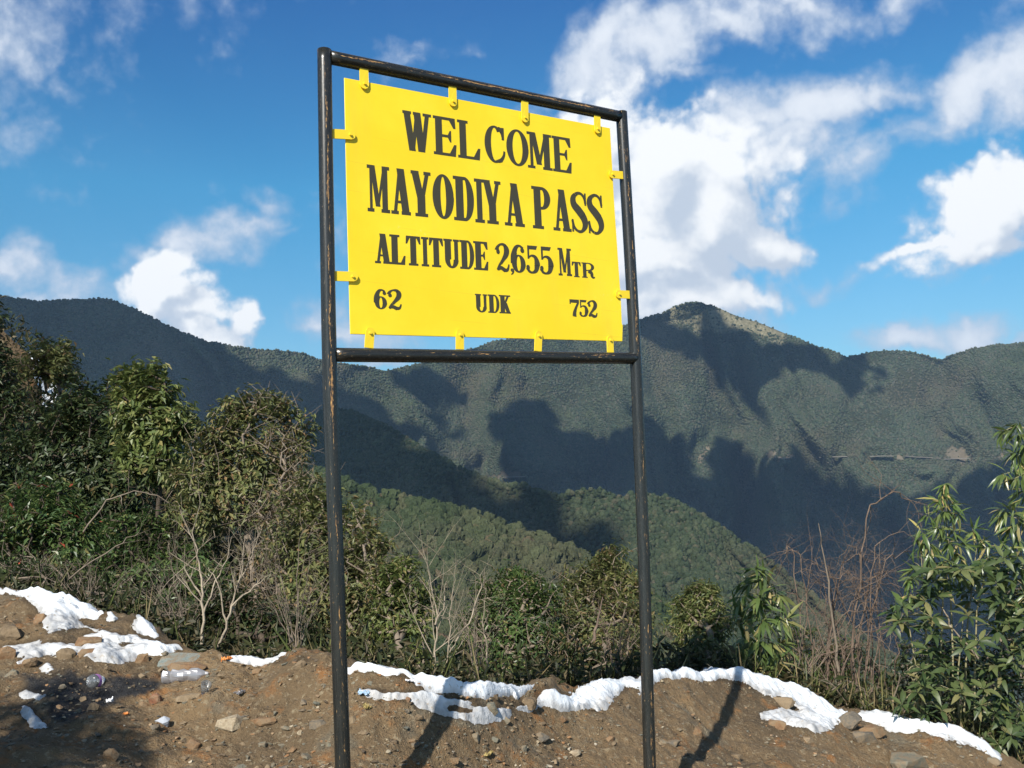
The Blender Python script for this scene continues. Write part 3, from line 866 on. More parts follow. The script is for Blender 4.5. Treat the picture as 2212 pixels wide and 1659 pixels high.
# ------------------------------------------------------------------ the sign
zs = lambda x, y: ((760 + x / 1.9295) / 2560 * 2212, (80 + y / 1.9295) / 2560 * 2212)      # close-up coordinates used while measuring
TC = np.array([-.57805088, -.09310834, 3.14979183]) * 1.07; R1 = np.array([0.80739725, -0.00628815, 0.5899747]) * 1.07 * 1.3205; R2 = np.array([-0.04120738, -0.98947403, 0.13871945]) * 1.07
to_w = lambda c: c[0] * RT - c[1] * UP + c[2] * FW
ORG, E1, E2 = EYE + to_w(TC), to_w(R1), to_w(R2)
SW, SH = float(np.linalg.norm(E1)), float(np.linalg.norm(E2))
E1n, E2n = E1 / SW, E2 / SH
EN = np.cross(E1n, E2n); EN /= np.linalg.norm(EN)
if EN @ (EYE - ORG) < 0: EN = -EN


def uv(x, y):
    """metres along the bars and up the posts of the point of the sign seen at close-up pixel (x, y)"""
    px, py = zs(x, y)
    d = ray(px, py)
    M_ = np.stack([E1n, E2n, -d], 1)
    s = np.linalg.solve(M_, EYE - ORG)
    return s[0], s[1]


def sp(u, v, w=0.0): return ORG + u * E1n + v * E2n + w * EN


def pipe_mat():
    mt, k, b = material('black pipe paint')
    al = k.n('ShaderNodeAttribute', attribute_name='along').outputs['Fac']; an = k.n('ShaderNodeAttribute', attribute_name='angle').outputs['Fac']
    idn = k.n('ShaderNodeAttribute', attribute_name='pipe').outputs['Fac']
    cb = k.n('ShaderNodeCombineXYZ'); k.put(cb.inputs[0], k.math('MULTIPLY', al, 14)); k.put(cb.inputs[1], k.math('MULTIPLY', an, 5)); k.put(cb.inputs[2], k.math('MULTIPLY', idn, 13.7))
    cf = k.n('ShaderNodeCombineXYZ'); k.put(cf.inputs[0], k.math('MULTIPLY', al, 60)); k.put(cf.inputs[1], k.math('MULTIPLY', an, 9)); k.put(cf.inputs[2], k.math('MULTIPLY', idn, 5.1))
    n1 = k.noise(cb.outputs[0], 1, 5, .6); n2 = k.noise(cf.outputs[0], 1, 4, .7)
    # worn streak along the side that hands and ropes rub
    band = k.math('SUBTRACT', 1.0, k.math('ABSOLUTE', k.math('MULTIPLY_ADD', an, 3.4, k.math('MULTIPLY_ADD', n1, 1.6, -.8 + .18 * 3.4))), clamp=True)
    cl_ = k.n('ShaderNodeCombineXYZ'); k.put(cl_.inputs[0], k.math('MULTIPLY', al, 2.6)); k.put(cl_.inputs[1], an); k.put(cl_.inputs[2], k.math('MULTIPLY', idn, 3.3))
    patchy = k.step(k.noise(cl_.outputs[0], 1, 3, .6), .38, .62)
    chip = k.step(k.math('ADD', k.math('MULTIPLY', k.math('MULTIPLY', band, patchy), .155), k.math('ADD', k.math('MULTIPLY', n1, .55), k.math('MULTIPLY', n2, .45))), .615, .645)
    few = k.step(n2, .69, .71)
    chip = k.math('MAXIMUM', chip, few)
    colr = k.ramp(n2, [(.35, (.10, .055, .03)), (.52, (.26, .14, .06)), (.62, (.42, .24, .07)), (.72, (.5, .33, .16))])
    base = k.mix(k.step(n1, .3, .7), c4(.012, .013, .012), c4(.024, .024, .021))
    k.put(b.inputs['Base Color'], k.mix(chip, base, colr))
    k.put(b.inputs['Roughness'], k.step(k.math('MAXIMUM', chip, k.step(n2, .4, .9, 0, .4)), 0, 1, .27, .85))
    b.inputs['Specular IOR Level'].default_value = .5
    bump(k, b, k.math('SUBTRACT', k.math('MULTIPLY', n2, .35), k.math('MULTIPLY', chip, .8)), .35, .0015)
    return mt


M_PIPE = pipe_mat()


def yellow_mat():
    mt, k, b = material('yellow board paint')
    p = coords(k)
    n = k.noise(p, 3.1, 5, .6); n2 = k.noise(p, 90, 3, .6)
    vv = k.n('ShaderNodeAttribute', attribute_name='up').outputs['Fac']
    col = k.mix(k.step(n, .35, .7), c4(.86, .61, .016), c4(.90, .67, .026))
    scuff = k.math('MULTIPLY', k.step(n, .55, .75), k.step(n2, .60, .72, 0, .35))
    col = k.mix(scuff, col, c4(.86, .74, .28))
    stm = k.n('ShaderNodeMapping'); k.put(stm.inputs['Vector'], p); stm.inputs['Scale'].default_value = (9, 9, .8)
    col = k.mix(k.step(k.noise(stm.outputs[0], 1, 4, .6), .52, .80, 0, .35), col, c4(.70, .50, .045))
    # pencilled guide lines left by the letterer
    fr = k.math('ABSOLUTE', k.math('SUBTRACT', k.math('FRACT', k.math('MULTIPLY', vv, 9.3)), .5))
    ln = k.math('MULTIPLY', k.step(fr, .012, .0), k.step(k.noise(p, 5, 3), .42, .6, 0, .45))
    col = k.mix(ln, col, c4(.52, .40, .03))
    k.put(b.inputs['Base Color'], col); b.inputs['Roughness'].default_value = .45
    b.inputs['Specular IOR Level'].default_value = .35
    bump(k, b, k.math('ADD', k.math('MULTIPLY', n2, .4), k.math('MULTIPLY', k.noise(p, 1.6, 2), 9.0)), .12, .0025)
    return mt


M_YEL = yellow_mat()
M_INK = plain('black sign lettering', (.048, .042, .022), .45)
M_CLIP = plain('yellow clip paint', (.84, .60, .022), .42)


def pipe_mesh(name, pts, r, idn, base, ref, segs=24, cap0=True, cap1=True):
    """tube through pts (world); angle attribute measured from ref"""
    pts = [np.asarray(p, float) for p in pts]
    # dense stations
    st = []
    for a, b in zip(pts[:-1], pts[1:]):
        n = max(1, int(np.linalg.norm(b - a) / .04))
        st += [a + (b - a) * j / n for j in range(n)]
    st.append(pts[-1]); st = np.array(st)
    tg = np.gradient(st, axis=0); tg /= np.linalg.norm(tg, axis=1)[:, None]
    V = []; al = []; an = []; L = 0
    for i, (c, t_) in enumerate(zip(st, tg)):
        if i: L += np.linalg.norm(st[i] - st[i - 1])
        a = ref - t_ * (ref @ t_); a /= np.linalg.norm(a); b = np.cross(t_, a)
        for q in range(segs):
            th = 2 * pi * q / segs
            V.append(c + r * (cos(th) * a + sin(th) * b)); al.append(L); an.append(abs((th + pi) % (2 * pi) - pi) if False else th if th <= pi else th - 2 * pi)
    V = np.array(V) - base; n = len(st); fc = []
    for i in range(n - 1):
        for q in range(segs): fc.append((i * segs + q, i * segs + (q + 1) % segs, (i + 1) * segs + (q + 1) % segs, (i + 1) * segs + q))
    if cap0: fc.append(tuple(range(segs - 1, -1, -1)))
    if cap1: fc.append(tuple(range((n - 1) * segs, n * segs)))
    me = new_mesh(name, V, fc, True, M_PIPE)
    for f in me.polygons:
        if len(f.vertices) > 4: f.use_smooth = False
    attr(me, 'along', al); attr(me, 'angle', an); attr(me, 'pipe', np.full(len(V), idn))
    return me


def ellipse_pts(cx, cy, rx, ry, a0, a1, n):
    return [(cx + rx * cos(a0 + (a1 - a0) * i / n), cy + ry * sin(a0 + (a1 - a0) * i / n)) for i in range(n + 1)]


def ring(cx, cy, rx, ry, ix, iy, a0=0, a1=2 * pi, n=40):
    """thick-and-thin arc as quads; inner radii ix, iy"""
    o = ellipse_pts(cx, cy, rx, ry, a0, a1, n); i_ = ellipse_pts(cx, cy, ix, iy, a0, a1, n)
    return [[o[j], o[j + 1], i_[j + 1], i_[j]] for j in range(n)]


def rect(x0, y0, x1, y1): return [[(x0, y0), (x1, y0), (x1, y1), (x0, y1)]]


def stroke(pts, n=18):
    """Catmull-Rom ribbon; pts = (x, y, thickness)"""
    P = np.array([pts[0]] + list(pts) + [pts[-1]], float); out = []
    for i in range(1, len(P) - 2):
        for j in range(n):
            t = j / n
            out.append(.5 * ((2 * P[i]) + (-P[i - 1] + P[i + 1]) * t + (2 * P[i - 1] - 5 * P[i] + 4 * P[i + 1] - P[i + 2]) * t * t + (-P[i - 1] + 3 * P[i] - 3 * P[i + 1] + P[i + 2]) * t ** 3))
    out.append(P[-2]); out = np.array(out)
    tg = np.gradient(out[:, :2], axis=0); tg /= np.linalg.norm(tg, axis=1)[:, None] + 1e-9
    nn = np.stack([-tg[:, 1], tg[:, 0]], 1) * out[:, 2:3] / 2
    a = out[:, :2] + nn; b = out[:, :2] - nn
    return [[tuple(a[j]), tuple(b[j]), tuple(b[j + 1]), tuple(a[j + 1])] for j in range(len(out) - 1)]


def bar(x0, y0, x1, y1, wd):
    """slanting stem with level ends, wd wide along the line"""
    return [[(x0 - wd / 2, y0), (x0 + wd / 2, y0), (x1 + wd / 2, y1), (x1 - wd / 2, y1)]]


def glyph(ch, w, h, st=None):
    s = min((.20 if h > .12 else .25 if h > .085 else .29) * h, .40 * w)
    f = .075 * h; o = .30 * s; th = .075 * h
    stem = lambda xc: rect(xc - s / 2, 0, xc + s / 2, h)
    foot = lambda xc, k=1.0: rect(xc - s / 2 - o * k, 0, xc + s / 2 + o * k, f)
    head = lambda xc, k=1.0: rect(xc - s / 2 - o * k, h - f, xc + s / 2 + o * k, h)
    x0 = s / 2 + o; G = []
    if ch == 'I': G = rect(w * .22, 0, w * .78, h) + rect(0, 0, w, f) + rect(0, h - f, w, h)
    elif ch in 'EL':
        G = stem(x0) + foot(x0) + head(x0) + rect(x0, 0, w - .04 * w, th) + [[(w - .30 * w, th), (w - .04 * w, 0), (w, .31 * h), (w - .10 * w, .31 * h)]]
        if ch == 'E':
            G += rect(x0, h - th, w - .04 * w, h) + [[(w - .04 * w, h), (w - .30 * w, h - th), (w - .12 * w, h - .27 * h), (w - .02 * w, h - .27 * h)]]
            G += rect(x0, .475 * h, .70 * w, .545 * h) + [[(.60 * w, .51 * h), (.72 * w, .36 * h), (.78 * w, .36 * h), (.78 * w, .66 * h), (.72 * w, .66 * h)]]
    elif ch == 'T':
        G = stem(w / 2) + foot(w / 2) + rect(.03 * w, h - th, .97 * w, h) + [[(0, h - .27 * h), (.10 * w, h - .27 * h), (.27 * w, h - th), (.03 * w, h)], [(w, h - .27 * h), (.97 * w, h), (.73 * w, h - th), (.90 * w, h - .27 * h)]]
    elif ch == 'D':
        G = stem(x0) + foot(x0) + head(x0); xa = x0 + s * .1
        G += rect(x0, 0, w * .55, th * .9) + rect(x0, h - th * .9, w * .55, h)
        G += ring(w * .55, h / 2, w * .45, h / 2, max(w * .45 - s * .95, .01), h / 2 - th * .9, -pi / 2, pi / 2, 30)
    elif ch == 'P' or ch == 'R':
        G = stem(x0) + foot(x0) + head(x0); c = .73 * h; ry = .27 * h
        G += rect(x0, h - th * .9, w * .52, h) + rect(x0, c - ry, w * .52, c - ry + th * .9) + ring(w * .52, c, w * .46, ry, max(w * .46 - s * .9, .004), ry - th * .9, -pi / 2, pi / 2, 24)
        if ch == 'R': G += stroke([(w * .5, .46 * h, s * .8), (w * .72, .36 * h, s * .85), (w * .78, .16 * h, s * .85), (w * .86, .05 * h, s * .5), (w, .08 * h, s * .25)])
    elif ch == 'O': G = ring(w / 2, h / 2, w / 2, h / 2, w / 2 - s, h / 2 - th * .8)
    elif ch == 'C':
        G = ring(w / 2, h / 2, w / 2, h / 2, w / 2 - s, h / 2 - th * .8, radians(48), radians(292), 40)
        G += rect(w * .84, h * .64, w * .96, h * .97) + stroke([(w * .62, .05 * h, th * 1.1), (w * .80, .10 * h, s * .5), (w * .92, .22 * h, s * .38), (w * .95, .34 * h, s * .30)]) + stroke([(w * .66, .95 * h, th), (w * .80, .90 * h, s * .6), (w * .88, .80 * h, s * .5), (w * .90, .66 * h, s * .3)])
    elif ch == 'U':
        xr = w - s * .45; G = rect(o * .6, .3 * h, o * .6 + s, h) + rect(w - o * .6 - s * .62, .3 * h, w - o * .6, h)
        G += rect(0, h - f, s + o * 1.2, h) + rect(w - s * .62 - o * 1.2, h - f, w, h)
        cx_ = (o * .6 + w - o * .6) / 2; rx = (w - 1.2 * o) / 2
        G += ring(cx_, .3 * h, rx, .3 * h, rx - s * .8, .3 * h - th, pi, 2 * pi, 30)
    elif ch == 'M':
        s = .26 * w; o = .07 * w; xl = .10 * w + o; xr = w - .15 * w - o
        G = rect(xl - .06 * w, 0, xl + .06 * w, h) + rect(xr - .12 * w, 0, xr + .13 * w, h) + rect(0, 0, xl + .06 * w + o, f) + rect(xr - .12 * w - o * .7, 0, w, f)
        G += rect(0, h - f, xl + .10 * w, h) + rect(xr - .05 * w, h - f, w, h)
        G += bar(w * .47, .12 * h, xl + .07 * w, h, .21 * w) + bar(w * .47, .12 * h, xr - .02 * w, h, .11 * w)
    elif ch == 'W':
        G = bar(w * .32, 0, w * .14, h, s * .92) + bar(w * .34, 0, w * .50, h, s * .5) + bar(w * .64, 0, w * .50, h, s * 1.0) + bar(w * .68, 0, w * .86, h, s * .6)
        G += rect(0, h - f, w * .30, h) + rect(w * .36, h - f, w * .62, h) + rect(w * .70, h - f, w, h)
    elif ch == 'A':
        G = bar(w * .20, 0, w * .47, h, s * .42) + bar(w * .76, 0, w * .50, h, s * .95) + rect(w * .26, .24 * h, w * .7, .24 * h + th * .8)
        G += rect(0, 0, w * .38, f) + rect(w * .52, 0, w, f)
    elif ch == 'Y':
        G = rect(w / 2 - s / 2, 0, w / 2 + s / 2, .46 * h) + foot(w / 2) + bar(w / 2 - s * .05, .40 * h, w * .20, h, s * .9) + bar(w / 2 + s * .15, .40 * h, w * .83, h, s * .5)
        G += rect(0, h - f, w * .40, h) + rect(w * .64, h - f, w, h)
    elif ch == 'K':
        G = stem(x0) + foot(x0) + head(x0) + bar(w * .40, .40 * h, w * .82, h, s * .5) + bar(w * .82, 0, w * .52, .58 * h, s * .9) + rect(w * .62, 0, w, f) + rect(w * .62, h - f, w, h)
    elif ch == 'S':
        G = stroke([(w * .90, .72 * h, s * .35), (w * .84, .86 * h, s * .38), (w * .66, .955 * h, th * .9), (w * .42, .955 * h, th), (w * .20, .84 * h, s * .75), (w * .22, .68 * h, s * .95), (w * .50, .53 * h, s * 1.05),
                    (w * .77, .36 * h, s * 1.0), (w * .82, .19 * h, s * .8), (w * .62, .05 * h, th), (w * .38, .045 * h, th * .9), (w * .17, .14 * h, s * .38), (w * .09, .30 * h, s * .35)])
        G += rect(w * .84, .68 * h, w * .94, .98 * h) + rect(w * .05, .02 * h, w * .15, .32 * h)
    elif ch == '2':
        G = stroke([(w * .10, .74 * h, s * .9), (w * .16, .86 * h, s * .5), (w * .36, .955 * h, th), (w * .62, .945 * h, s * .5), (w * .80, .80 * h, s * .95), (w * .76, .62 * h, s * .9), (w * .52, .42 * h, s * .55), (w * .26, .22 * h, s * .42), (w * .12, .05 * h, s * .5)])
        G += stroke([(w * .08, .07 * h, th * 1.2), (w * .36, .13 * h, s * .55), (w * .62, .06 * h, s * .6), (w * .84, .08 * h, s * .45), (w * .95, .27 * h, s * .22)])
        G += ring(w * .17, .70 * h, w * .13, .09 * h, .001, .001, 0, 2 * pi, 14)
    elif ch == '5':
        G = rect(w * .16, .52 * h, w * .16 + s * .34, h) + [[(w * .16, h), (w * .16, .86 * h), (w * .80, .86 * h), (w * .90, h)]]
        G += stroke([(w * .22, .56 * h, th * .8), (w * .45, .64 * h, th), (w * .72, .58 * h, s * .6), (w * .83, .36 * h, s * .98), (w * .74, .13 * h, s * .7), (w * .48, .04 * h, th), (w * .24, .08 * h, s * .4), (w * .12, .20 * h, s * .6)])
        G += ring(w * .17, .22 * h, w * .13, .085 * h, .001, .001, 0, 2 * pi, 14)
    elif ch == '6':
        G = ring(w * .52, .32 * h, w * .46, .32 * h, w * .46 - s * .85, .32 * h - th * .8, 0, 2 * pi, 34)
        G += stroke([(w * .17, .32 * h, s * .95), (w * .20, .62 * h, s * .95), (w * .38, .89 * h, s * .6), (w * .62, .955 * h, th), (w * .80, .86 * h, s * .5)]) + ring(w * .78, .80 * h, w * .13, .085 * h, .001, .001, 0, 2 * pi, 14)
    elif ch == '7':
        G = [[(w * .06, h), (w * .06, .80 * h), (w * .97, .80 * h), (w * .97, h)]] + rect(0, .72 * h, w * .12, h) + stroke([(w * .88, .82 * h, s * .5), (w * .62, .50 * h, s * .6), (w * .46, .22 * h, s * .85), (w * .42, .0 * h, s * 1.0)])
    elif ch == ',':
        G = ring(w * .5, .70 * h, w * .42, .28 * h, .001, .001, 0, 2 * pi, 14) + stroke([(w * .75, .65 * h, w * .45), (w * .62, .3 * h, w * .35), (w * .15, .02 * h, w * .14)])
    return G


LINES = [  # top line a, top line b, base line a, base line b (close-up pixels), then glyphs (character, left, right[, own top, own base])
    ((473, 378), (1278, 515), (555, 580), (1287, 685), [('W', 474, 612), ('E', 621, 731), ('L', 738, 846), ('C', 868, 966), ('O', 973, 1079), ('M', 1074, 1192), ('E', 1195, 1286)]),
    ((300, 640), (1440, 788), (308, 866), (1440, 982), [('M', 302, 410), ('A', 416, 510), ('Y', 514, 610), ('O', 617, 719), ('D', 718, 816), ('I', 820, 866), ('Y', 862, 948), ('A', 962, 1058), ('P', 1097, 1188), ('A', 1196, 1283), ('S', 1282, 1364), ('S', 1362, 1441)]),
    ((360, 973), (1285, 1047), (345, 1116), (1285, 1179), [('A', 338, 414), ('L', 410, 486), ('T', 488, 560), ('I', 563, 599), ('T', 600, 669), ('U', 671, 746), ('D', 748, 817), ('E', 815, 885), ('2', 922, 987), ('6', 994, 1066), ('5', 1065, 1131), ('5', 1131, 1197), ('M', 1222, 1287)]),
    ((1290, 1108), (1397, 1117), (1290, 1182), (1397, 1190), [('T', 1289, 1333), ('R', 1337, 1398)]),
    ((990, 1140), (1012, 1141), (990, 1171), (1012, 1172), [(',', 992, 1012)]),
    ((335, 1240), (467, 1244), (335, 1337), (467, 1340), [('6', 334, 398), ('2', 400, 468)]),
    ((823, 1264), (992, 1272), (823, 1352), (992, 1360), [('U', 823, 881), ('D', 884, 939), ('K', 938, 993)]),
    ((1278, 1290), (1410, 1297), (1278, 1371), (1410, 1378), [('7', 1279, 1326), ('5', 1322, 1366), ('2', 1365, 1411)])]


def build_sign():
    base = sp(SW * .5, -1.5); base[2] = 0.0
    root = tag(empty('welcome_sign', base), 'yellow welcome sign board clipped inside a black pipe frame on two posts', 'sign')
    # posts, slightly bowed as they stand
    zz = lambda src: (src[0] / 2560 * 2212, src[1] / 2560 * 2212)
    def on_plane(src):
        px, py = zz(src); d = ray(px, py); s_ = np.linalg.solve(np.stack([E1n, E2n, -d], 1), EYE - ORG); return s_[0], s_[1]
    for i, (pts, r) in enumerate((([(811.0, 128), (816, 480), (821.6, 806), (825.2, 966), (840.0, 1380), (857.2, 1918)], .0252), ([(1553.5, 283), (1577, 680), (1591.2, 931), (1609, 1380), (1624.4, 1918)], .0250))):
        Q = [on_plane(p) for p in pts]
        Q = [sp(a, b) for a, b in Q]
        Q.append(Q[-1] + (Q[-1] - Q[-2]) / np.linalg.norm(Q[-1] - Q[-2]) * 1.0)
        Q[0] = Q[0] + E2n * .004
        link('post', pipe_mesh('post', Q[::-1], r, i + 1, base, EN), root, (0, 0, 0))
    def hbar(a, b, r, idn, e0, e1):
        A = sp(*on_plane(a)); B = sp(*on_plane(b)); d = (B - A) / np.linalg.norm(B - A)
        return pipe_mesh('crossbar', [A + d * e0, B - d * e1], r, idn, base, EN)
    z2s = lambda x, y: (760 + x / 1.9295, 80 + y / 1.9295)
    link('crossbar', hbar(z2s(99, 117), z2s(1531, 410), .0246, 3, .018, .018), root)
    link('crossbar', hbar(z2s(122, 1557), z2s(1600, 1574), .0246, 4, .018, -.006), root)
    # board
    th = .004
    C = [uv(192, 222), uv(1474, 465), uv(1495, 840), uv(1506, 1000), uv(1526, 1290), uv(1531, 1405), uv(1535, 1418), uv(1533, 1493), uv(221, 1458), uv(203, 760)]
    n = len(C)
    V = [sp(a, b, th) - base for a, b in C] + [sp(a, b, -.0) - base for a, b in C]
    fc = [tuple(range(n))[::-1], tuple(range(n, 2 * n))] + [(i, (i + 1) % n, (i + 1) % n + n, i + n) for i in range(n)]
    bm = bmesh.new(); vs = [bm.verts.new(v) for v in V]
    for f in fc: bm.faces.new([vs[i] for i in f])
    bmesh.ops.recalc_face_normals(bm, faces=bm.faces)
    bmesh.ops.bevel(bm, geom=[e for e in bm.edges], offset=.0012, segments=1, affect='EDGES')
    me = bpy.data.meshes.new('board'); bm.to_mesh(me); bm.free(); me.materials.append(M_YEL)
    attr(me, 'up', [float((np.array(v.co) + base - ORG) @ E2n) for v in me.vertices])
    board = link('board', me, root)
    # hand painted letters: thin paint on the board
    for li, (ta, tb, ba, bb, gl) in enumerate(LINES):
        words = [gl] if li not in (1, 2) else ([gl[:8], gl[8:]] if li == 1 else [gl[:8], gl[8:12], gl[12:]])
        for word in words:
            VV, FF = [], []
            for ch, xl, xr in word:
                xm = (xl + xr) / 2
                yt = ta[1] + (tb[1] - ta[1]) * (xm - ta[0]) / (tb[0] - ta[0]); yb = ba[1] + (bb[1] - ba[1]) * (xm - ba[0]) / (bb[0] - ba[0])
                ym = (yt + yb) / 2
                ul, _ = uv(xl, ym); ur, _ = uv(xr, ym); _, vt = uv(xm, yt); _, vb = uv(xm, yb)
                w, h = ur - ul, vt - vb
                # a line of lettering climbs a little, so let each letter's foot follow it
                _, v1 = uv(xl, ba[1] + (bb[1] - ba[1]) * (xl - ba[0]) / (bb[0] - ba[0])); _, v2 = uv(xr, ba[1] + (bb[1] - ba[1]) * (xr - ba[0]) / (bb[0] - ba[0]))
                sh = (v2 - v1) / w
                for q, pl in enumerate(glyph(ch, w, h)):
                    z = th + .00035 + .00002 * (q % 60)
                    i0 = len(VV)
                    for a, b in pl: VV.append(sp(ul + a, vb + b + sh * (a - w / 2), z) - base)
                    FF.append(tuple(range(i0, i0 + len(pl))))
            me = new_mesh('lettering', VV, FF, False, M_INK)
            bm = bmesh.new(); bm.from_mesh(me)
            for f in bm.faces:
                f.normal_update()
                if f.normal.dot(Vector(EN)) < 0: f.normal_flip()
            bm.to_mesh(me); bm.free()
            link('lettering', me, board)
    # clips: strap welded to the pipe, bolted through the board
    CL = [((283, 180), (285, 280)), ((710, 264), (712, 363)), ((1058, 338), (1058, 440)), ((1407, 404), (1408, 493)), ((138, 495), (240, 502)), ((150, 1180), (252, 1184)), ((1529, 694), (1463, 689)), ((1561, 1269), (1496, 1266)),
          ((308, 1518), (313, 1428)), ((746, 1525), (745, 1438)), ((1122, 1534), (1125, 1444)), ((1472, 1544), (1468, 1466))]
    r_ = random.Random(5)
    for a, b in CL:
        A = np.array(uv(*a)); B = np.array(uv(*b)); d = B - A; L = np.linalg.norm(d); d /= L; nrm = np.array([-d[1], d[0]])
        A = A - d * .006; L += .006
        hw = .0172; t0, t1 = -.003, .0012 + r_.uniform(0, .0015)
        prof = [(0, -hw), (L - hw, -hw)] + [(L - hw + hw * sin(q), -hw * cos(q)) for q in np.linspace(.25, pi - .25, 10)] + [(L - hw, hw), (0, hw)]
        V = []
        ln = len(prof)
        for layer in (0, 1):
            for x, y in prof:
                lift = th + (t1 + .0045 if layer else t1) + (.0025 * max(0, (x / L - .5) * 2) * r_.uniform(.6, 1.0))
                p2 = A + d * x + nrm * y
                V.append(sp(p2[0], p2[1], lift) - base)
        bm = bmesh.new(); vs = [bm.verts.new(v) for v in V]
        bm.faces.new(vs[:ln]); bm.faces.new(vs[ln:])
        for i in range(ln): bm.faces.new((vs[i], vs[(i + 1) % ln], vs[(i + 1) % ln + ln], vs[i + ln]))
        bmesh.ops.recalc_face_normals(bm, faces=bm.faces)
        me = bpy.data.meshes.new('clip'); bm.to_mesh(me); bm.free(); me.materials.append(M_CLIP)
        cl = link('clip', me, root)
        c = A + d * (L - hw * 1.15)
        bm = bmesh.new()
        for j, (rr, h0, h1) in enumerate(((.0058, 0, .0035),)):
            lo_ = [bm.verts.new(sp(c[0] + rr * cos(q), c[1] + rr * sin(q), th + t1 + .0045 + h0) - base) for q in np.linspace(0, 2 * pi, 13)[:-1]]
            hi_ = [bm.verts.new(sp(c[0] + rr * .8 * cos(q), c[1] + rr * .8 * sin(q), th + t1 + .0085 + h1) - base) for q in np.linspace(0, 2 * pi, 13)[:-1]]
            bm.faces.new(hi_)
            for q in range(12): bm.faces.new((lo_[q], lo_[(q + 1) % 12], hi_[(q + 1) % 12], hi_[q]))
        bmesh.ops.recalc_face_normals(bm, faces=bm.faces)
        me = bpy.data.meshes.new('bolt'); bm.to_mesh(me); bm.free(); me.materials.append(M_CLIP)
        link('bolt', me, cl)


build_sign()


# ------------------------------------------------------------------ stones
def hull(rng, sx, sy, sz, n=16, flat=False, sub=False):
    bm = bmesh.new()
    for i in range(n):
        v = Vector((rng.gauss(0, 1), rng.gauss(0, 1), rng.gauss(0, 1))).normalized() * rng.uniform(.8, 1.0)
        if flat: v.z = max(-.6, min(.6, v.z * 1.4))
        bm.verts.new((v.x * sx / 2, v.y * sy / 2, v.z * sz / 2))
    r = bmesh.ops.convex_hull(bm, input=bm.verts)
    bmesh.ops.delete(bm, geom=[g for g in r['geom_interior'] if isinstance(g, bmesh.types.BMVert)], context='VERTS')
    if sub:
        bmesh.ops.triangulate(bm, faces=list(bm.faces))
        bmesh.ops.subdivide_edges(bm, edges=list(bm.edges), cuts=2, use_grid_fill=True)
        bmesh.ops.smooth_vert(bm, verts=list(bm.verts), factor=.10, use_axis_x=True, use_axis_y=True, use_axis_z=True)
        sd = rng.randrange(1000)
        for v in bm.verts:
            k = 1 + .09 * float(fbm(np.array(v.co.x / sx * 4 + v.co.z / sz * 2), np.array(v.co.y / sy * 4 + sd), sd, 3))
            v.co *= k
    bmesh.ops.recalc_face_normals(bm, faces=bm.faces)
    return bm


def depth_ground(x, y):
    p = on_ground(x, y); return p, float((p - EYE) @ FW)


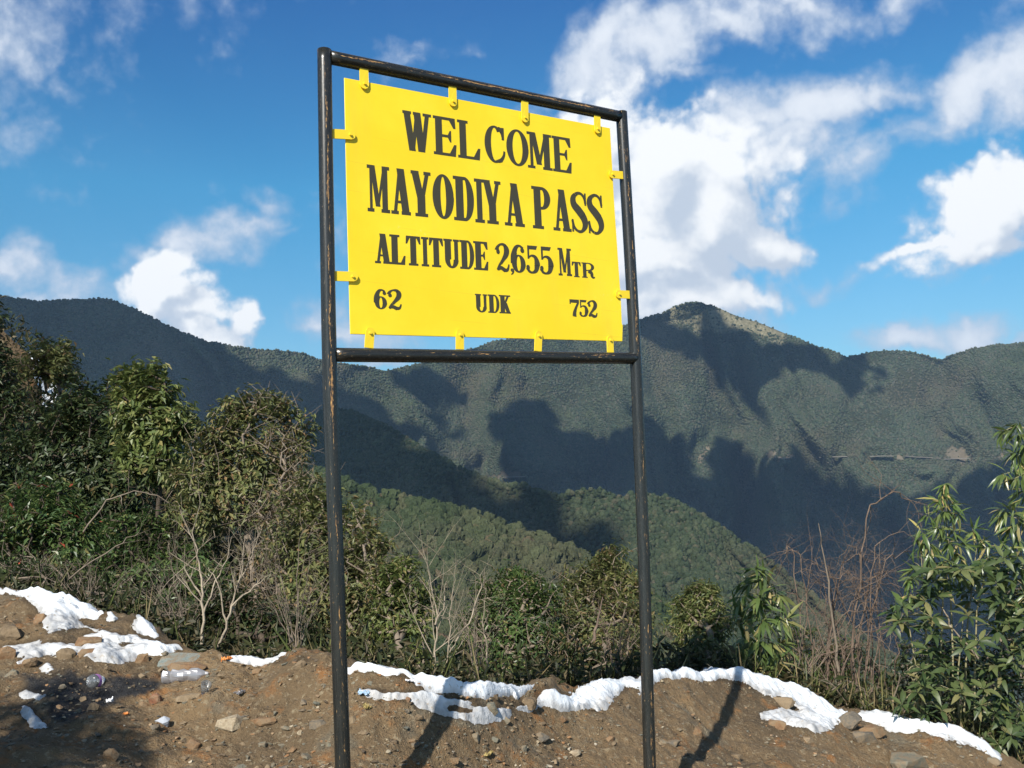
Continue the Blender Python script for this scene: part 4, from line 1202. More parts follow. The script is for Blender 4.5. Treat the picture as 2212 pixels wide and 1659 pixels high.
STONES = [  # x, y of its middle, width, height (frame units), colour, label
    (190, 1397, 68, 26, 'orange', 'rusty orange flat stone ringed by snow on the left mound'),
    (88, 1350, 36, 26, 'orange', 'orange brown stone against the snow below the left shrubs'),
    (28, 1372, 64, 34, 'brown', 'brown boulder at the left edge above the snow tongue'),
    (16, 1424, 44, 30, 'orange', 'orange boulder at the left frame edge below the snow'),
    (64, 1436, 42, 20, 'orange', 'low orange stone beside the left edge boulder'),
    (141, 1421, 50, 26, 'brown', 'pointed grey brown stone poking out of the snow'),
    (192, 1425, 44, 20, 'orange', 'triangular orange stone at the foot of the snow tongue'),
    (308, 1419, 40, 20, 'orange', 'orange stone touching the left end of the blue green slab'),
    (398, 1415, 140, 36, 'blue', 'long blue green slab lying where the snow ends'),
    (478, 1407, 24, 20, 'brown', 'round brown knob at the right end of the blue green slab'),
    (415, 1440, 110, 20, 'orange', 'rusty ledge under the blue green slab'),
    (27, 1461, 42, 26, 'green', 'green grey boulder at the left edge beside the ash'),
    (306, 1459, 21, 12, 'tan', 'small tan pebble at the upper edge of the ash'),
    (336, 1514, 40, 26, 'red', 'red brown stone at the right end of the ash'),
    (309, 1520, 26, 14, 'orange', 'flat orange flake leaning on the red brown stone'),
    (408, 1530, 58, 18, 'tan', 'flat tan slab behind the clear plastic cup'),
    (420, 1590, 38, 26, 'orange', 'squarish ochre block below the cream stone'),
    (497, 1558, 80, 32, 'cream', 'largest pale cream stone on the brown mound'),
    (566, 1588, 23, 18, 'green', 'small grey green stone right of the ochre block'),
    (648, 1562, 17, 10, 'cream', 'pale pebble left of the left post'),
    (618, 1556, 28, 14, 'green', 'green flake right of the cream stone'),
    (568, 1556, 62, 18, 'orange', 'flat rusty stone right of the cream stone'),
    (647, 1465, 34, 24, 'brown', 'tan brown stone half sunk near the left post'),
    (555, 1455, 26, 12, 'orange', 'low orange stone below the short snow strip'),
    (236, 1650, 46, 28, 'orange', 'orange boulder at the bottom edge in the tree shade'),
    (202, 1549, 34, 20, 'brown', 'brown stone at the lower end of the ash'),
    (170, 1558, 20, 14, 'grey', 'grey stone beside the brown stone under the ash'),
    (134, 1502, 20, 12, 'cream', 'pale stone lying in the ash'),
    (1060, 1527, 38, 26, 'green', 'round mossy boulder set in the middle snow patch'),
    (1094, 1557, 20, 14, 'green', 'grey green pebble below the middle snow patch'),
    (1028, 1580, 27, 20, 'green', 'grey green angular stone between the two posts'),
    (1167, 1574, 46, 22, 'grey', 'flat grey stone right of the middle snow patch'),
    (1215, 1540, 27, 14, 'orange', 'orange stone under the snow saddle'),
    (1140, 1500, 46, 28, 'brown', 'brown boulder under the pale earth hump'),
    (1069, 1501, 22, 15, 'brown', 'small brown stone at the upper edge of the middle snow'),
    (1356, 1525, 16, 12, 'grey', 'dark grey stone below the snow near the right post'),
    (882, 1519, 20, 16, 'red', 'dark red stone at the left edge of the middle snow'),
    (1320, 1606, 26, 13, 'orange', 'orange stone left of the right post'),
    (1069, 1590, 24, 14, 'green', 'green grey stone right of the angular stone'),
    (687, 1550, 46, 18, 'grey', 'grey stone just left of the left post'),
    (1455, 1614, 40, 18, 'grey', 'grey stone just right of the right post'),
    (1836, 1556, 72, 36, 'grey', 'dark slab leaning out of the right snow bank'),
    (1880, 1570, 76, 26, 'orange', 'orange stone touching the dark slab'),
    (1870, 1602, 64, 28, 'grey', 'dark angular stone below the right snow bank'),
    (1960, 1644, 112, 46, 'green', 'grey green boulder at the bottom edge'),
    (1504, 1576, 30, 30, 'orange', 'pointed orange stone left of the right shadow'),
    (1690, 1520, 58, 26, 'tan', 'tan slab under the right snow bank'),
    (1675, 1568, 50, 20, 'orange', 'orange flat stone right of the right shadow'),
    (2146, 1640, 34, 18, 'green', 'green stone at the end of the snow bank'),
    (760, 1560, 30, 16, 'tan', 'tan stone right of the left post'),
    (905, 1556, 26, 14, 'brown', 'brown stone on the left post shadow'),
    (1240, 1610, 34, 18, 'cream', 'pale broken stone near the bottom between the posts'),
    (1135, 1625, 30, 15, 'green', 'green grey stone at the bottom between the posts'),
    (980, 1640, 30, 14, 'orange', 'orange flake at the bottom right of the left shadow'),
    (520, 1625, 34, 16, 'green', 'grey green stone at the bottom left of the left post'),
    (610, 1640, 30, 14, 'grey', 'grey stone at the bottom left of the left post'),
    (1590, 1620, 30, 14, 'brown', 'brown stone at the bottom right of the right shadow'),
    (1745, 1600, 34, 16, 'tan', 'tan stone left of the dark angular stone')]
rs = random.Random(11)
for x, y, w, h, c, lab in STONES:
    p, z = depth_ground(x, y + h * .35)
    k = z / F
    flat = w > 2.1 * h
    bm = hull(rs, w * k * 1.04, max(w * .7, h) * k, h * k * 1.5, 13 if w < 30 else 18, flat, w > 24)
    me = bpy.data.meshes.new('stone'); bm.to_mesh(me); bm.free(); me.materials.append(ROCK[c])
    o = link('stone', me, None, tuple(p + np.array([0, 0, h * k * .10])))
    o.rotation_euler = (rs.uniform(-.12, .12), rs.uniform(-.12, .12), rs.uniform(-.5, .5))
    tag(o, lab, 'stone', 'stones on the mound')


def gravel():
    rng = np.random.default_rng(4); rr = random.Random(9)
    tmpl = []
    for i in range(10):
        bm = hull(rr, 1, .8, .6, 9); bm.verts.index_update()
        tmpl.append((np.array([v.co[:] for v in bm.verts]), [[v.index for v in f.verts] for f in bm.faces])); bm.free()
    N = 12500
    x = rng.uniform(-60, 2260, N); t = rng.uniform(-.05, .99, N)
    keep = fbm(x / 90, t * 5, 5, 3) + rng.uniform(-1, 1, N) > -.35
    x, t = x[keep], t[keep]; N = len(x)
    P = ground(x, t); Zd = (P - EYE) @ FW
    s = np.clip(np.exp(rng.normal(math.log(.010), .6, N)), .004, .04)
    # keep off the snow
    Y = YB(x) + (col(x, 1) - YB(x)) * t
    sd = np.full(N, -1e9)
    for p in SNOWS: sd = np.maximum(sd, poly_sd(x, Y, p))
    ok = (sd < 2) | (rng.random(N) < .03)
    V, Fc, off = [], [], 0
    for i in np.nonzero(ok)[0]:
        tv, tf = tmpl[i % 10]
        a = rng.uniform(0, 6.28); ca, sa = cos(a), sin(a)
        R = np.array([[ca, -sa, 0], [sa, ca, 0], [0, 0, 1]])
        V.append((tv * np.array([1, rng.uniform(.7, 1.1), rng.uniform(.6, 1.1)]) * s[i]) @ R.T + P[i] + np.array([0, 0, s[i] * .04]))
        Fc += [[j + off for j in f] for f in tf]; off += len(tv)
    mt, k, b = material('gravel')
    colr = k.ramp(rnd_island(k), [(0, (.07, .05, .032)), (.35, (.15, .105, .06)), (.55, (.13, .125, .095)), (.70, (.19, .165, .115)), (.82, (.25, .12, .045)), (.94, (.28, .23, .15)), (1, (.40, .35, .27))])
    k.put(b.inputs['Base Color'], colr); b.inputs['Roughness'].default_value = .85
    tag(link('gravel', new_mesh('gravel', np.concatenate(V), Fc, False, mt)), kind='stuff')


gravel()


LANDMARKS = [('the cream stone', 497, 1558), ('the ochre block', 420, 1590), ('the left post', 735, 1600), ('the right post', 1400, 1580), ('the blue green slab', 398, 1415), ('the crushed bottle', 398, 1478),
             ('the plastic cup', 441, 1522), ('the red brown stone', 336, 1514), ('the left shadow', 905, 1580), ('the right shadow', 1560, 1560), ('the middle snow', 980, 1530), ('the pale earth hump', 1175, 1475),
             ('the dark slab', 1836, 1556), ('the corner boulder', 236, 1650), ('the violet banded jar', 196, 1486), ('the yellow leaf', 1054, 1619), ('the round mossy boulder', 1060, 1527), ('the pointed orange stone', 1504, 1576),
             ('the tan slab under the snow', 1690, 1520), ('the blue wrapper', 786, 1513), ('the dark angular stone', 1870, 1602), ('the big boulder at the bottom edge', 1960, 1644), ('the orange peel', 490, 1443), ('the plastic bag', 350, 1556),
             ('the half sunk tan stone', 647, 1465), ('the flat grey stone', 1167, 1574), ('the snow saddle', 1240, 1505), ('the snow tongue', 200, 1400), ('the pale broken stone', 1240, 1610), ('the tip of the snow bank', 2150, 1635)]


def small_stones():
    rng = np.random.default_rng(14); rr = random.Random(15); seen = set()
    looks = (('brown', 'brown', 46), ('green', 'grey green', 40), ('orange', 'rusty', 36), ('tan', 'tan', 30), ('grey', 'dark grey', 26))
    for c, word, n in looks:
        shapes = []
        for q in range(4):
            bm = hull(rr, 1, .8, .6, 12, False, True); me = bpy.data.meshes.new('stone'); bm.to_mesh(me); bm.free(); me.materials.append(ROCK[c]); shapes.append(me)
        k = 0
        while k < n:
            x = float(rng.uniform(-20, 2180)) if rng.random() < .6 else float(rng.uniform(-20, 720)); t = float(rng.uniform(.02, .92)); yb, yc = float(YB(x)), float(col(x, 1)); y = yb + (yc - yb) * t
            if max(float(poly_sd(np.array([x]), np.array([y]), p)[0]) for p in SNOWS) > -4: continue
            if y > 1662: continue
            P = ground(np.array(x), np.array(t)); s_ = float(np.clip(np.exp(rng.normal(math.log(.032), .35)), .018, .062))
            size = 'tiny' if s_ < .026 else 'small' if s_ < .038 else 'larger'
            lab = None
            for nm, lx, ly in sorted(LANDMARKS, key=lambda q: math.hypot(x - q[1], (y - q[2]) * 2)):
                dx, dy = x - lx, (y - ly) * 2; d = math.hypot(dx, dy)
                side = ('left of', 'right of')[dx > 0] if abs(dx) > 2.4 * abs(dy) else ('just behind', 'just below')[dy > 0] if abs(dy) > 2.4 * abs(dx) else ('behind and left of', 'behind and right of', 'below and left of', 'below and right of')[(dx > 0) + 2 * (dy > 0)]
                cand = '%s %s stone lying %s %s' % (size, word, side, nm)
                if cand not in seen: lab = cand; break
                if d > 260: break
            if lab is None: continue
            seen.add(lab)
            o = link('stone', shapes[k % 4], None, tuple(P + np.array([0, 0, s_ * .08]))); o.scale = (s_, s_ * float(rng.uniform(.7, 1.1)), s_ * float(rng.uniform(.6, 1.0)))
            o.rotation_euler = (float(rng.uniform(-.3, .3)), float(rng.uniform(-.3, .3)), float(rng.uniform(0, 6.28)))
            tag(o, lab, 'stone', 'small stones in the soil of the mound'); k += 1


small_stones()


# ------------------------------------------------------------------ litter
M_CLEAR = plain('clear plastic', (.62, .66, .68), .12, Transmission_Weight=.85, Alpha=.7)
M_FOIL = plain('crumpled silver wrap', (.40, .39, .40), .30, Metallic=.35, Transmission_Weight=.3)
M_WHITE = plain('white scrap', (.82, .82, .84), .5)
M_PINK = plain('violet label', (.42, .16, .42), .4)
M_PEEL = plain('orange peel', (.70, .24, .05), .55)
M_BLUE = plain('blue scrap', (.30, .42, .55), .5)
M_LEAFY = plain('yellow leaf litter', (.30, .23, .08), .6)
M_ICE = plain('plastic bag film', (.50, .53, .58), .25, Transmission_Weight=.3)


def lathe(prof, seg=20):
    V = []; fc = []
    for r, z in prof:
        for q in range(seg): V.append((r * cos(2 * pi * q / seg), r * sin(2 * pi * q / seg), z))
    n = len(prof)
    for i in range(n - 1):
        for q in range(seg): fc.append((i * seg + q, i * seg + (q + 1) % seg, (i + 1) * seg + (q + 1) % seg, (i + 1) * seg + q))
    fc.append(tuple(range(seg - 1, -1, -1))); fc.append(tuple(range((n - 1) * seg, n * seg)))
    return np.array(V), fc


def place(o, p, tow=None, up=(0, 0, 1), lift=0.0):
    """stand an object at p with its own z axis along tow"""
    if tow is not None:
        z = Vector(tow).normalized(); x = Vector(up).cross(z).normalized(); y = z.cross(x)
        M = Matrix((x, y, z)).transposed().to_4x4()
    else: M = Matrix.Identity(4)
    M.translation = Vector(p) + Vector((0, 0, lift)); o.matrix_world = M


def crumple(name, mat, w, h, seed, amp, thick=.0015, n=16):
    X, Y = np.meshgrid(np.linspace(-.5, .5, n), np.linspace(-.5, .5, n))
    e = 1 + .22 * fbm(X * 3 + seed, Y * 3, seed, 2)
    Zv = amp * (np.abs(fbm(X * 4 + seed, Y * 4, seed, 3)) * 1.6 + .5 * fbm(X * 9, Y * 9 + seed, seed + 1, 2)) * .5
    V = np.stack([X * w * e, Y * h * e, Zv + amp * .25], -1).reshape(-1, 3)
    f = grid_faces(n, n); nv = len(V)
    V = np.concatenate([V, V - np.array([0, 0, thick])])
    edge = []
    for i in range(n - 1):
        for a, b in ((i, i + 1), ((i + 1) * n + n - 1, i * n + n - 1) if False else (i * n + n - 1, (i + 1) * n + n - 1), ((n - 1) * n + i + 1, (n - 1) * n + i), ((i + 1) * n, i * n)):
            edge.append((b, a, a + nv, b + nv))
    return new_mesh(name, V, np.concatenate([f, f[:, ::-1] + nv, np.array(edge)]), False, mat)


def litter():
    G = 'litter on the mound'
    # jar lying in the ash
    p, z = depth_ground(196, 1492); k = z / F
    root = tag(empty('plastic_jar', tuple(p)), 'clear round jar with a violet band lying in the black ash', 'jar', G)
    V, fc = lathe([(.006, 0), (.6, .0), (.92, .12), (1, .4), (1, 1.5), (.86, 1.75), (.66, 1.85), (.66, 2.1)])
    s = 15 * k
    body = link('body', new_mesh('body', V * s, fc, True, M_CLEAR), root)
    Vb, fb = lathe([(1.015, .62), (1.015, 1.2)])
    band = link('label', new_mesh('label', Vb * s, fb[:-2], True, M_PINK), root)
    Vl, fl = lathe([(.70, 1.95), (.72, 2.25), (.66, 2.3)])
    lid = link('lid', new_mesh('lid', Vl * s, fl, True, M_WHITE), root)
    place(root, p + np.array([0, 0, s * .95]), (.25, .9, -.15))
    # flattened bottle
    p, z = depth_ground(398, 1484); k = z / F
    V, fc = lathe([(.01, 0), (.5, 0), (.62, .15), (.6, .6), (.5, .8), (.62, 1.0), (.56, 1.5), (.6, 2.0), (.5, 2.4), (.62, 2.7), (.6, 3.3), (.4, 3.7), (.2, 4.0), (.2, 4.3)], 22)
    V = V + .10 * np.stack([fbm(V[:, 2] * 1.6, V[:, 1] * 2, 3, 3), fbm(V[:, 2] * 1.8, V[:, 0] * 2, 5, 3), 0 * V[:, 0]], -1)
    V[:, 0] *= .62
    s = 98 * k / 4.3
    o = tag(link('crushed_bottle', new_mesh('crushed_bottle', V * s, fc, False, M_FOIL)), 'crushed silvery plastic bottle lying at the ash edge', 'bottle', G)
    d = RT * 1.0 + FW * .12; d[2] += .04
    place(o, p - RT * 48 * k + np.array([0, 0, s * .45]), d, (0, 0, 1))
    # cup
    p, z = depth_ground(441, 1530); k = z / F
    V, fc = lathe([(.62, 0), (1, 2.4), (.93, 2.4), (.58, .1)]); s = 11 * k
    o = tag(link('plastic_cup', new_mesh('plastic_cup', V * s, fc, True, M_CLEAR)), 'clear plastic cup tipped over against the tan slab', 'cup', G)
    place(o, p + np.array([0, 0, .25 * s]), RT * .35 + UP * 1.0 - FW * .4)
    # bag
    p, z = depth_ground(350, 1560); k = z / F
    bm = hull(random.Random(8), 40 * k, 30 * k, 34 * k, 12, False, True)
    me = bpy.data.meshes.new('plastic_bag'); bm.to_mesh(me); bm.free(); me.materials.append(M_ICE)
    o = tag(link('plastic_bag', me, None, tuple(p + np.array([0, 0, 9 * k]))), 'crumpled clear plastic bag below the red brown stone', 'bag', G)
    for nm, x, y, w, h, mt, lab, cat in (('paper_scrap', 237, 1516, 12, 14, M_WHITE, 'bright white scrap at the right edge of the ash', 'scrap'),
                                          ('orange_peel', 490, 1443, 18, 12, M_PEEL, 'bright orange peel below the short snow strip', 'peel'),
                                          ('blue_wrapper', 786, 1513, 22, 10, M_BLUE, 'pale blue wrapper lying left of the middle snow', 'wrapper'),
                                          ('foil_scrap', 520, 1520, 18, 12, M_FOIL, 'grey foil scrap right of the plastic cup', 'scrap'),
                                          ('paper_scrap', 884, 1486, 16, 8, M_WHITE, 'white scrap under the crest left of the left shadow', 'scrap'),
                                          ('fallen_leaf', 1054, 1619, 22, 12, M_LEAFY, 'yellow fallen leaf on the soil between the posts', 'leaf'),
                                          ('fallen_leaf', 793, 1552, 14, 12, M_LEAFY, 'tan curled leaf right of the left post', 'leaf'),
                                          ('orange_scrap', 273, 1556, 10, 8, M_PEEL, 'tiny orange scrap at the tip of the tree shade', 'scrap'),
                                          ('paper_scrap', 1776, 1545, 22, 12, M_WHITE, 'white paper lying on the right snow bank', 'scrap')):
        p, z = depth_ground(x, y + h * .3); k = z / F
        o = link(nm, crumple(nm, mt, w * k, w * k * .9, x, h * k * .6), None, tuple(p + np.array([0, 0, .004])))
        o.rotation_euler = (.25, .1, x % 6); tag(o, lab, cat, G)


litter()


# ------------------------------------------------------------------ plants
def tubes(edges, sides=5):
    """edges: list of (p0, p1, r0, r1) -> arrays"""
    E_ = np.array([np.concatenate([a, b, [r0, r1]]) for a, b, r0, r1 in edges])
    A, B, r0, r1 = E_[:, :3], E_[:, 3:6], E_[:, 6], E_[:, 7]
    d = B - A; d /= np.linalg.norm(d, axis=1)[:, None] + 1e-9
    ref = np.where(np.abs(d[:, 2:3]) > .9, np.array([[1., 0, 0]]), np.array([[0, 0, 1.]]))
    x = np.cross(d, ref); x /= np.linalg.norm(x, axis=1)[:, None] + 1e-9; y = np.cross(d, x)
    th = np.arange(sides) * 2 * pi / sides
    c = (np.cos(th)[None, :, None] * x[:, None] + np.sin(th)[None, :, None] * y[:, None])
    V = np.stack([A[:, None] + c * r0[:, None, None], B[:, None] + c * r1[:, None, None]], 1).reshape(-1, 3)
    q = np.arange(sides); q2 = (q + 1) % sides
    f = np.stack([q, q2, q2 + sides, q + sides], -1)[None] + (np.arange(len(E_)) * 2 * sides)[:, None, None]
    return V, f.reshape(-1, 4)


def norm(v): return v / (np.linalg.norm(v, axis=-1, keepdims=True) + 1e-9)


def leaf_arrays(P, D, N, L, W, shape='diamond', curl=.15):
    """leaves from base P along D with face normal N"""
    Sd = norm(np.cross(D, N)); N = norm(np.cross(Sd, D))
    L = L[:, None]; W = W[:, None]
    if shape == 'diamond':
        a = P; b = P + D * L * .42 + Sd * W * .5 + N * W * .16; c = P + D * L - N * L * curl; d = P + D * L * .42 - Sd * W * .5 + N * W * .16
        V = np.stack([a, b, c, d], 1).reshape(-1, 3)
        f = np.array([[0, 1, 2], [0, 2, 3]])[None] + (np.arange(len(P)) * 4)[:, None, None]
    else:
        st = [(.0, .06, 0), (.28, .92, .02), (.6, .80, -.05), (1.0, .0, -.28)]
        vs = []
        for t, w, dz in st[:-1]:
            m_ = P + D * L * t + N * L * dz * curl * 4
            vs += [m_ - Sd * W * w * .5 + N * W * .12 * w, m_, m_ + Sd * W * w * .5 + N * W * .12 * w]
        vs.append(P + D * L + N * L * st[-1][2] * curl * 4)
        V = np.stack(vs, 1).reshape(-1, 3)
        q = [[0, 1, 4], [0, 4, 3], [1, 2, 5], [1, 5, 4], [3, 4, 7], [3, 7, 6], [4, 5, 8], [4, 8, 7], [6, 7, 9], [7, 8, 9]]
        f = np.array(q)[None] + (np.arange(len(P)) * 10)[:, None, None]
    return V, f.reshape(-1, 3)


def skeleton(base, mids, tips, r_tip, rng, jitter=.12):
    """join every tip to the nearest limb; returns edges and the direction at each tip"""
    nodes = [np.array(base)] + [np.array(m_) for m_ in mids]
    par = [-1] + list(range(len(mids)))
    order = np.argsort(np.linalg.norm(tips - base, axis=1))
    dirs = np.zeros_like(tips); tipnode = {}
    arr = np.array(nodes)
    dist0 = [0.0]
    for i in range(1, len(nodes)): dist0.append(dist0[par[i]] + np.linalg.norm(nodes[i] - nodes[par[i]]))
    A = np.zeros((len(nodes) + 3 * len(tips), 3)); A[:len(nodes)] = arr; Dd = np.zeros(len(A)); Dd[:len(nodes)] = dist0
    n = len(nodes)
    for ti in order:
        T = tips[ti]
        c = np.linalg.norm(A[:n] - T, axis=1) + .22 * Dd[:n] + .6 * np.maximum(A[:n, 2] - T[2], 0)
        j = int(np.argmin(c)); d = np.linalg.norm(T - A[j])
        prev = j
        for f in ((.5, 1.0) if d > .12 else (1.0,)):
            q = A[j] + (T - A[j]) * f
            if f < 1: q = q + rng.normal(0, jitter, 3) * d + np.array([0, 0, .10 * d])
            A[n] = q; Dd[n] = Dd[prev] + np.linalg.norm(q - A[prev]); par.append(prev); prev = n; n += 1
        tipnode[ti] = prev; dirs[ti] = A[prev] - A[par[prev]]
    cnt = np.zeros(n)
    for ti in tipnode: cnt[tipnode[ti]] += 1
    for i in range(n - 1, 0, -1): cnt[par[i]] += cnt[i]
    r = np.minimum(r_tip * np.maximum(cnt, 1) ** .38, .024)
    edges = [(A[par[i]], A[i], min(r[par[i]], r[i] * 1.6), r[i]) for i in range(1, n)]
    return edges, norm(dirs)


G_OLIVE = leaf_mat('olive leaves', [(0, (.044, .056, .021)), (.35, (.074, .084, .029)), (.7, (.104, .110, .040)), (.9, (.14, .128, .055)), (1, (.15, .09, .045))], .45, .3, .28, 1.65)
G_DARK = leaf_mat('dark leaves', [(0, (.018, .030, .012)), (.5, (.032, .048, .017)), (.9, (.052, .065, .022)), (1, (.09, .06, .03))], .45, .2, .3, 1.25)
G_LIT = leaf_mat('broad bright leaves', [(0, (.060, .085, .024)), (.5, (.095, .12, .035)), (.88, (.14, .15, .05)), (1, (.19, .15, .06))], .42, .28, .3, 1.3)
G_DEEP = leaf_mat('deep green leaves', [(0, (.026, .048, .016)), (.5, (.045, .075, .022)), (.9, (.075, .10, .03)), (1, (.13, .11, .045))], .38)
G_BAM = leaf_mat('bamboo leaves', [(0, (.055, .095, .026)), (.5, (.085, .125, .035)), (.82, (.13, .155, .05)), (.9, (.30, .25, .09)), (1, (.36, .26, .11))], .33, .3)
G_BROWN = leaf_mat('withered leaves', [(0, (.05, .035, .018)), (.5, (.095, .062, .03)), (.8, (.12, .09, .04)), (1, (.075, .082, .028))], .6, .15)
G_PALE = leaf_mat('pale glossy leaves', [(0, (.060, .080, .028)), (.5, (.10, .115, .040)), (.88, (.145, .15, .058)), (1, (.19, .15, .07))], .38, .3, .4, 1.75)
G_RED = leaf_mat('red leaves', [(0, (.28, .05, .03)), (1, (.40, .10, .06))], .5, .3)
B_DARK = bark_mat('dark bark', (.035, .025, .016), (.085, .062, .042))
B_PALE = bark_mat('pale bark', (.17, .135, .095), (.36, .30, .22))
B_RED = bark_mat('reddish cane', (.085, .058, .042), (.19, .135, .098))
B_TWIG = bark_mat('grey twig', (.11, .085, .062), (.24, .19, .14))
B_CULM = bark_mat('bamboo culm', (.16, .15, .07), (.34, .30, .17))


def crown_tips(blobs, n, rng, shell=.42, depth_ratio=.8):
    w = np.array([b[2] * b[3] for b in blobs], float); w /= w.sum()
    idx = rng.choice(len(blobs), n, p=w); out = []
    for i in idx:
        x, y, rx, ry, z = blobs[i]
        v = rng.normal(size=3); v /= np.linalg.norm(v); v *= rng.random() ** shell
        k = z / F
        out.append(at(x, y, z) + RT * v[0] * rx * k + UP * v[1] * ry * k + FW * v[2] * rx * depth_ratio * k)
    return np.array(out)


def plant(name, label, cat, group, base, blobs, n_tips, per, L, W, leaf, bark, seed, r_tip=.0026, droop=.35, spread=.9, shape='diamond', clump=.5, mids=None, shell=.42, extra=None, twig_n=0, dr=.8):
    rng = np.random.default_rng(seed); L, W, per = L * .82, W * .82, int(per * 1.35)
    base = np.asarray(base, float)
    tips = crown_tips(blobs, n_tips, rng, shell, dr)
    cen = np.array([at(b[0], b[1] + b[3] * .5, b[4]) for b in blobs])
    if mids is None:
        c = cen.mean(0); mids = [base + (c - base) * .35 + rng.normal(0, .05, 3), base + (c - base) * .75 + rng.normal(0, .06, 3)]
    edges, dirs = skeleton(base, mids, tips, r_tip, rng)
    if twig_n:                                   # bare twigs sticking out of the crown
        for i in rng.choice(len(tips), twig_n):
            p = tips[i]; d = norm(dirs[i] + rng.normal(0, .6, 3)); l = rng.uniform(2, 5) * L
            q = p + d * l * .5; e = q + norm(d + rng.normal(0, .4, 3)) * l * .5
            edges += [(p, q, r_tip * .9, r_tip * .6), (q, e, r_tip * .6, r_tip * .3)]
    root = tag(empty(name, tuple(base)), label, cat, group)
    V, f = tubes(edges)
    link('stem', new_mesh('stem', V - base, f, True, bark), root)
    cc = tips.mean(0)
    n = len(tips) * per
    P = np.repeat(tips, per, 0); Dt = np.repeat(dirs, per, 0); out = norm(np.repeat(tips - cc, per, 0))
    rnd = norm(rng.normal(size=(n, 3)))
    axis = norm(Dt * .7 + out * .5 + np.array([0, 0, .35]))
    side = norm(rnd - axis * (rnd * axis).sum(1, keepdims=True))
    D = norm(side * spread + axis * rng.uniform(.0, .8, (n, 1)) + np.array([0, 0, -droop]) * rng.uniform(.3, 1.5, (n, 1)))
    P = P + rng.normal(0, 1, (n, 3)) * (L * clump)
    N = norm(axis * 1.0 + np.array([0, 0, .5]) + rng.normal(0, .35, (n, 3)))
    LL = L * rng.uniform(.6, 1.15, n); WW = W * rng.uniform(.7, 1.15, n)
    V, f = leaf_arrays(P, D, N, LL, WW, shape)
    link('crown', new_mesh('crown', V - base, f, False, leaf), root)
    if extra:
        m_, mat2, nn = extra                      # a sprinkle of other leaves
        idx = rng.choice(n, nn)
        V, f = leaf_arrays(P[idx] + rng.normal(0, L * .3, (nn, 3)), D[idx], N[idx], LL[idx], WW[idx], shape)
        link(m_, new_mesh(m_, V - base, f, False, mat2), root)
    return root


def ebase(x, s, dz=0.0):
    p = ground(np.array(float(x)), np.array(1.0), np.array(float(s))); return p + np.array([0, 0, dz])


TREES = 'trees on the bank left of the sign'
SHRUB = 'shrubs along the edge of the mound'
# left bank
plant('tree', 'tall dark tree cut by the left edge of the frame', 'tree', TREES, at(-20, 1330, 11.5), [(-42, 720, 62, 90, 12), (-70, 860, 120, 150, 12), (20, 900, 50, 90, 11.8), (10, 1040, 110, 130, 11.4)], 560, 11, .12, .042, G_DARK, B_DARK, 1, .006, .5)
plant('tree', 'round olive topped tree above the snow scraps', 'tree', TREES, at(120, 1300, 13), [(112, 765, 52, 34, 13.6), (95, 790, 62, 30, 13.6), (140, 800, 32, 40, 13.4), (160, 900, 50, 50, 13)], 230, 11, .12, .045, G_OLIVE, B_DARK, 2, .005, .4)
plant('tree', 'dark thick tree between the tall left tree and the bright leaved tree', 'tree', TREES, at(190, 1330, 10), [(205, 880, 75, 75, 10.6), (130, 950, 100, 90, 10.5), (240, 960, 80, 95, 10.2), (160, 1060, 130, 110, 10), (270, 1070, 70, 100, 9.8)], 640, 12, .11, .042, G_DARK, B_DARK, 3, .005, .45)
plant('tree', 'bright leaved tree whose top stands above the bank', 'tree', TREES, at(330, 1340, 8.8), [(262, 815, 36, 30, 9.2), (325, 810, 38, 30, 9.2), (300, 850, 58, 40, 9.2), (355, 850, 32, 36, 9.1), (310, 905, 70, 45, 9.1), (360, 925, 60, 42, 9), (300, 960, 52, 45, 9), (390, 900, 40, 30, 9), (340, 1000, 60, 50, 8.9)], 300, 12, .125, .042, G_LIT, B_DARK, 4, .005, .55, shell=.5, clump=.38)
plant('shrub', 'largest olive shrub rising behind the pale saplings', 'shrub', SHRUB, at(560, 1360, 7.4), [(555, 870, 60, 32, 8), (500, 900, 55, 40, 8), (610, 890, 42, 30, 8), (470, 960, 75, 60, 7.9), (550, 960, 90, 65, 7.9), (440, 1040, 80, 70, 7.8), (530, 1060, 110, 80, 7.8), (620, 1010, 60, 70, 7.9), (430, 1110, 70, 60, 7.6), (650, 940, 40, 45, 8)], 700, 11, .082, .028, G_OLIVE, B_TWIG, 5, .0035, .45, twig_n=120, clump=.45)
plant('shrub', 'olive shrub leaning on the left post from behind', 'shrub', SHRUB, at(670, 1400, 6.2), [(660, 1080, 55, 60, 6.9), (690, 1130, 60, 70, 6.8), (640, 1180, 80, 80, 6.6), (700, 1240, 60, 80, 6.5), (660, 1310, 70, 60, 6.3)], 380, 11, .075, .026, G_OLIVE, B_TWIG, 6, .003, .45, twig_n=80)
plant('shrub', 'withered brown shrub with bare twigs beside the left post', 'shrub', SHRUB, at(600, 1390, 6.6), [(610, 960, 50, 40, 7.6), (640, 1040, 50, 60, 7.4), (600, 1120, 70, 60, 7.2), (590, 1230, 90, 80, 6.9), (540, 1320, 90, 60, 6.6)], 330, 4, .06, .018, G_BROWN, B_TWIG, 7, .0028, .6, twig_n=330, spread=.7)
plant('shrub', 'dark shrub with red leaves low at the left', 'shrub', SHRUB, at(130, 1330, 7.6), [(100, 1100, 100, 70, 8.6), (60, 1180, 90, 80, 8.2), (170, 1180, 80, 80, 8.2), (110, 1250, 130, 60, 7.8)], 420, 11, .095, .036, G_DEEP, B_DARK, 8, .004, .5, extra=('red_leaves', G_RED, 70))
